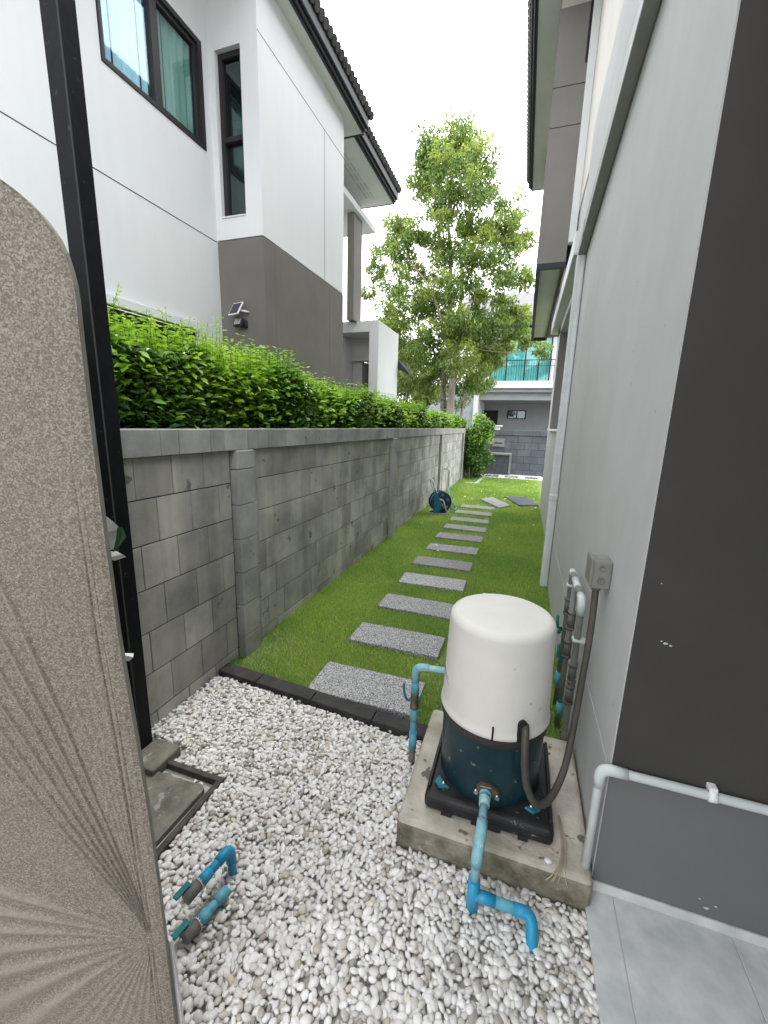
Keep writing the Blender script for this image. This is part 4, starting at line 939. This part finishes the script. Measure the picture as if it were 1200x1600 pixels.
H -= np.exp(-((ed - .024) / .0013)**2) * .0012 * zf
H -= np.clip((.011 - ed)/.008, 0, 1) * .002
H *= np.clip(rr / .04, 0, 1)
Vs = np.stack([E0.x + DS.x*SS - NS.x*H, E0.y + DS.y*SS - NS.y*H, ZZ], 2).reshape(-1, 3)
i = np.arange(nzv - 1)[:, None] * nx + np.arange(nx - 1)[None]; Fq = np.stack([i, i + nx, i + 1 + nx, i + 1], 2).reshape(-1, 4)
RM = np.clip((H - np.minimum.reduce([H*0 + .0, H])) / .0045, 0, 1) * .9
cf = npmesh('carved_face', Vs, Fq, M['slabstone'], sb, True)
at = cf.data.attributes.new('ridge_light', 'FLOAT', 'POINT'); at.data.foreach_set('value', np.ascontiguousarray(RM.reshape(-1), dtype=np.float32))  # ridge tops painted paler, as if they caught more light
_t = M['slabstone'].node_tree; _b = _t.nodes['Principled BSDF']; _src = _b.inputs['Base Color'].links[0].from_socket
_a = _t.nodes.new('ShaderNodeAttribute'); _a.attribute_name = 'ridge_light'; _mx = _t.nodes.new('ShaderNodeMixRGB'); _mx.inputs[2].default_value = (.36, .33, .285, 1)
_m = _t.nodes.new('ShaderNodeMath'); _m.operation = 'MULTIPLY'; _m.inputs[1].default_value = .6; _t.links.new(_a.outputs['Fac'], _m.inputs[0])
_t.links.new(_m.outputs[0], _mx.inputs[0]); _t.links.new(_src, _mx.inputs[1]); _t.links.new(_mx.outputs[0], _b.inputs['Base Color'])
def SP3(s_, z, d=0): p = E0 + DS*s_ + NS*d; return (p.x, p.y, z)
TH = .010; mb = MB(); zz_ = [float(z) for z in np.linspace(-.02, 1.735, 90)]; pp_ = [(float(slab_s(z)), z) for z in zz_]
for (a, b) in zip(pp_, pp_[1:]): mb.quad(SP3(a[0], a[1]), SP3(b[0], b[1]), SP3(b[0], b[1], TH), SP3(a[0], a[1], TH))
mb.quad(SP3(.25, 1.735), SP3(SL, 1.735), SP3(SL, 1.735, TH), SP3(.25, 1.735, TH))
vs = [mb.bm.verts.new(SP3(a, z, TH)) for a, z in pp_] + [mb.bm.verts.new(SP3(SL, 1.735, TH)), mb.bm.verts.new(SP3(SL, -.02, TH))]; mb.bm.faces.new(vs)
mb.build('rim', M['slabedge'], sb)
mb = MB(); bp = [(.000, -.02), (.000, .20), (.006, .36), (.02, .37), (.15, .37), (.15, -.02)]
A = [mb.bm.verts.new(SP3(a, z, .014)) for a, z in bp]; B = [mb.bm.verts.new(SP3(a, z, .022)) for a, z in bp]; mb.bm.faces.new(A); mb.bm.faces.new(B[::-1])
for k in range(len(bp)): mb.bm.faces.new((A[k], A[(k+1) % 6], B[(k+1) % 6], B[k]))
tag(mb.build('white_board', M['white']), 'thin white board behind the foot of the stone slab', 'board')
# crumpled packet wedged behind the slab
pk = thing('crumpled_packet', 'crumpled white and green packet wedged behind the stone slab', 'packet', (-.64, .50, 1.1))
def Q(u, v, y): return P3(u, v, y)
def sheet(pts2, y, wob, m, nm, par):
    mb = MB(); c = [Q(u, v, y + random.uniform(-wob, wob)) for u, v in pts2]; cc = sum(c, Vector()) / len(c) + Vector((0, -wob*1.5, 0)); vc = mb.bm.verts.new(cc); vs = [mb.bm.verts.new(p) for p in c]
    vb = mb.bm.verts.new(cc + Vector((0, .02, 0)))
    for i in range(len(vs)): mb.bm.faces.new((vs[i], vs[(i+1) % len(vs)], vc)); mb.bm.faces.new((vs[(i+1) % len(vs)], vs[i], vb))
    return mb.build(nm, m, par)
sheet([(150, 800), (168, 808), (178, 816), (188, 826), (184, 842), (178, 858), (160, 862), (148, 840)], .51, .006, M['white'], 'wrapper', pk)
sheet([(183, 824), (191, 823), (190, 840), (180, 860), (176, 864), (182, 845)], .502, .002, M['packet_green'], 'print', pk)
sheet([(165, 862), (182, 861), (191, 866), (197, 870), (180, 876), (166, 874)], .51, .006, M['white'], 'flap', pk)
tag(sheet([(188, 1020), (199, 1025), (208, 1027), (202, 1033), (190, 1032)], .506, .003, M['white'], 'paper_scrap', None), 'tiny white paper scrap behind the slab edge, below the packet', 'paper')

#====================================================================== FAR END
# hose reel
hr = thing('hose_reel', 'teal and navy garden hose reel with metal handle standing by the block wall', 'hose reel', (-1.2, 6.5, 0))
rc = Vector((-1.195, 6.52, .20)); ax = Vector((.42, -.9, 0)).normalized(); sx = Vector((ax.y*-1, ax.x, 0)).normalized()   # ax: towards camera, sx: to the right
if sx.x < 0: sx = -sx
up = Vector((0, 0, 1)); rm = Matrix((sx, up, -ax)).transposed().to_4x4()      # local x=sx, y=up, z=away from camera
def rel(s_, z, d=0): return rc + sx*s_ + up*(z) + ax*d
def disc(prof, n=40): b = MB(); b.lathe(prof, (0, 0), n); return b
T_ = Matrix.Translation(rc) @ rm
disc([(.02, -.085), (.165, -.085), (.172, -.08), (.172, -.072), (.07, -.068)]).xf(T_).build('front_flange', M['reel_dark'], hr)
disc([(.02, .085), (.165, .085), (.172, .08), (.172, .072), (.07, .068)]).xf(T_).build('rear_flange', M['reel_dark'], hr)
mb = MB()
for k in range(6):
    z_ = -.06 + k*.024; mb.tube([rc + sx*.135*math.cos(t) + up*.135*math.sin(t) - ax*z_ for t in np.linspace(0, 2*math.pi, 33)], .0125, 8, False)
mb.build('hose_coil', M['hose_teal'], hr)
for k in range(6):
    t = k*math.pi/3 + .4; c = T_ @ Vector((.115*math.cos(t), .115*math.sin(t), -.0865)); MB().tube([c, c + ax*.004], .019, 12).build('flange_boss', M['grey_pvc'], hr)
for s_ in (-1, 1):
    d = .10 * s_ 
    MB().tube(fillet([rel(-.145, .30, d), rel(-.06, .06, d), rel(.03, .03, d), rel(.10, -.19, d)], .03, 5), .012, 10).build('frame_tube', M['white_pvc'], hr)
MB().tube(fillet([rel(-.145, .29, .10), rel(-.16, .35, .10), rel(-.16, .35, -.10), rel(-.145, .29, -.10)], .04, 6), .013, 10).build('handle', M['white_pvc'], hr)
MB().tube(fillet([rel(.10, -.185, .10), rel(.14, -.19, .10), rel(.16, -.19, -.10), rel(.10, -.185, -.10)], .03, 6), .012, 10).build('foot', M['white_pvc'], hr)
mb = MB(); pr = [(-.13, .25), (-.05, .07), (.02, -.03), (-.03, -.12), (-.05, -.18), (-.125, -.18), (-.12, -.05)]
mb.prism(pr, 'z', -.118, -.092, .004); mb.xf(T_).build('side_plate', M['reel_teal'], hr)
MB().tube([rel(0, -.02, .095), rel(.0, -.02, .14), rel(.03, -.09, .145)], .012, 8).build('crank', M['grey_pvc'], hr)
box('base_foot', -1.33, -1.08, 6.42, 6.50, .032, .05, 'reel_dark', hr, .004)
o = MB().box(-1.38, -1.04, 6.36, 6.66, -.005, .03, .003).build('paving_slab', M['paver2']); tag(o, 'grey paving slab under the hose reel', 'paving slab')
tp = thing('garden_tap', 'small metal garden tap on the block wall beyond the hose reel', 'tap', (-1.45, 8.45, .53))
MB().tube(fillet([(-1.515, 8.45, .53), (-1.40, 8.45, .53), (-1.395, 8.45, .47)], .02, 5), .013, 10).build('spout', M['chrome'], tp)
MB().tube([(-1.43, 8.45, .53), (-1.43, 8.45, .565)], .008, 8).tube([(-1.46, 8.45, .565), (-1.40, 8.45, .565)], .006, 8).build('handle', M['chrome'], tp)
tag(MB().tube(spline([(-1.395, 8.45, .475), (-1.385, 8.42, .30), (-1.36, 8.3, .12), (-1.2, 7.7, .03), (-1.02, 7.1, .03), (-.98, 6.75, .04), (-1.03, 6.58, .10), (-1.07, 6.5, .2)], 8), .011, 8).build('garden_hose', M['hose_teal']),
    'teal hose running from the wall tap to the hose reel', 'hose')

# far boundary wall with mail slot, cabinet, gravel strip
YB = 13.1
fw = thing('front_wall', 'bluish grey painted block wall across the far end of the lawn', 'wall', (0, YB, 0))
mb = MB()
for k in range(6):
    z0, z1 = -.05 + k*.205, -.05 + (k+1)*.205; x = -1.9 - (.2 if k % 2 else 0)
    while x < 2.2: mb.box(x+.005, min(x+.39, 2.2)-.005, YB, YB+.1, z0+.005, min(z1, 1.18)-.005, .003); x += .39
mb.build('panel', M['farblock'], fw); box('mortar', -1.9, 2.2, YB+.006, YB+.09, -.05, 1.19, 'mortar', fw)
mb = MB(); x = -1.9
while x < 2.2: mb.box(x+.002, x+.39, YB-.03, YB+.13, 1.18, 1.33, .004); x += .392
mb.build('cap', M['farblock'], fw)
ms = thing('mail_slot', 'pale grey mail slot plate on the far painted wall', 'mail slot', (-.72, YB, .96))
MB().box(-.90, -.54, YB-.05, YB-.003, .83, 1.07, .008, 2).build('plate', M['paver2'], ms); MB().box(-.83, -.61, YB-.056, YB-.049, .92, .955).build('slot', M['room'], ms)
cb = thing('grey_cabinet', 'dark grey box with pale rim standing against the far wall', 'cabinet', (-.7, 12.8, 0))
MB().box(-1.12, -.36, 12.72, 13.05, .0, .60, .01).build('door', M['paver3'], cb); MB().box(-1.14, -.30, 12.66, 13.06, .602, .66, .01).box(-.355, -.30, 12.7, 13.05, 0, .601, .006).build('rim', M['paver2'], cb)
struct(box('gravel_strip', -1.3, .6, 11.92, 13.1, -.059, .004, 'render_white'))
for k, x in enumerate((-.95, -.42, .14)):
    tag(box('paving_slab', x, x+.36, 12.08, 12.45, .005, .03, 'paver3', None, .003), ['dark square slab in the white gravel strip, before the grey cabinet', 'dark square slab in the white gravel strip, middle of three', 'dark square slab in the white gravel strip, beside the grey house'][k], 'paving slab', 'dark slabs in the white gravel strip')
tag(pebbles('gravel', (-1.3, .6, 11.95, 12.7), 1500, .05, .08, [], 1, 1, .01), 'white gravel along the far wall', None, kind='stuff')

# far house across the road
YH = 24.0
fh = thing('far_house', 'two-storey house across the road with balcony, teal curtained glass and open carport', 'house', (0, 27, 0))
def X_(r, y=YH): return r*y
mb = MB(); mb.box(-2.9, 9, YH, YH+1.4, 3.50, 3.86, .01); mb.box(-3.4, 9, YH+1.2, YH+6, 6.25, 6.75); mb.box(1.05, 1.45, YH+1.2, YH+1.6, 3.86, 6.25); mb.box(-3.4, -2.2, YH+1.2, YH+1.5, 3.86, 6.25)
mb.build('wall', M['render_white'], fh)
mb = MB(); mb.box(-2.6, 9, YH+.5, YH+5, 2.9, 3.30); mb.box(-2.6, 9, YH+.2, YH+1.2, 3.30, 3.498); mb.box(-2.6, 9, YH+4.0, YH+4.2, 0, 2.9); mb.build('carport', mat('carport_grey', (.30, .31, .31), (.26, .27, .27), 2, .8), fh)
box('side_wall', -2.85, -2.6, YH+.1, YH+4.2, 0, 3.3, 'soffit', fh)
box('stone_wall', -6.5, -2.86, YH+.3, YH+.5, 0, 3.6, mat('far_stone', (.22, .24, .27), (.32, .34, .38), 3, .85), fh)
gl = box('window', -2.2, 8.0, YH+1.7, YH+1.75, 3.86, 6.2, 'room', fh)
curtain('curtain', 'x', -2.2, 4, 3.9, 6.2, YH+1.6, gl, M['curtain_teal'], .05, .28)
box('pane', -2.2, 8, YH+1.35, YH+1.36, 3.86, 6.25, glassmat('teal_glass', (.75, .97, .97)), gl)
for x in (-2.2, -1.35, -.35, .35, .95, 2.5, 4): box('mullion', x, x+.07, YH+1.28, YH+1.34, 3.86, 6.25, 'frame', gl)
mb = MB(); mb.box(-2.85, 9, YH+.06, YH+.09, 4.90, 4.94); mb.box(-2.85, 9, YH+.06, YH+.09, 4.62, 4.64); x = -2.85
while x < 3: mb.box(x, x+.018, YH+.065, YH+.085, 3.86, 4.9); x += .125
mb.build('railing', M['frame'], fh)
mb = MB(); mb.prism([(YH-.1, 6.85), (YH+4, 9.3), (YH+8, 6.85)], 'x', -4.2, 9.6); mb.build('roof', mat('far_roof', (.16, .16, .175), (.21, .21, .225), 6, .85, .4, 12), fh)
box('roof_fascia', -4.2, 9.6, YH-.14, YH-.101, 6.76, 6.9, 'fascia', fh)
d = box('door', X_(-.0936, YH+4), X_(-.0612, YH+4), YH+3.94, YH+3.998, .1, 2.46, 'room', fh)
wv = box('carport_window', X_(-.041, YH+4), X_(-.0005, YH+4), YH+3.94, YH+3.998, 1.95, 2.48, 'frame', fh)
MB().box(-1.06, -.60, YH+3.925, YH+3.939, 2.0, 2.43).box(-.52, -.08, YH+3.925, YH+3.939, 2.0, 2.43).build('pane', M['glass_dark'], wv)
# things showing over the far wall
t = thing('white_cabinet', 'white cabinet with overhanging flat lid showing above the far painted wall', 'cabinet', (-1.0, 13.6, 0))
box('lid', -1.36, -.68, 13.34, 13.9, 1.425, 1.465, 'white', t, .006); box('body', -1.32, -.75, 13.38, 13.86, -.05, 1.424, 'white', t, .004)
box('door_gap', -1.30, -.77, 13.376, 13.38, 1.385, 1.393, 'line', t)
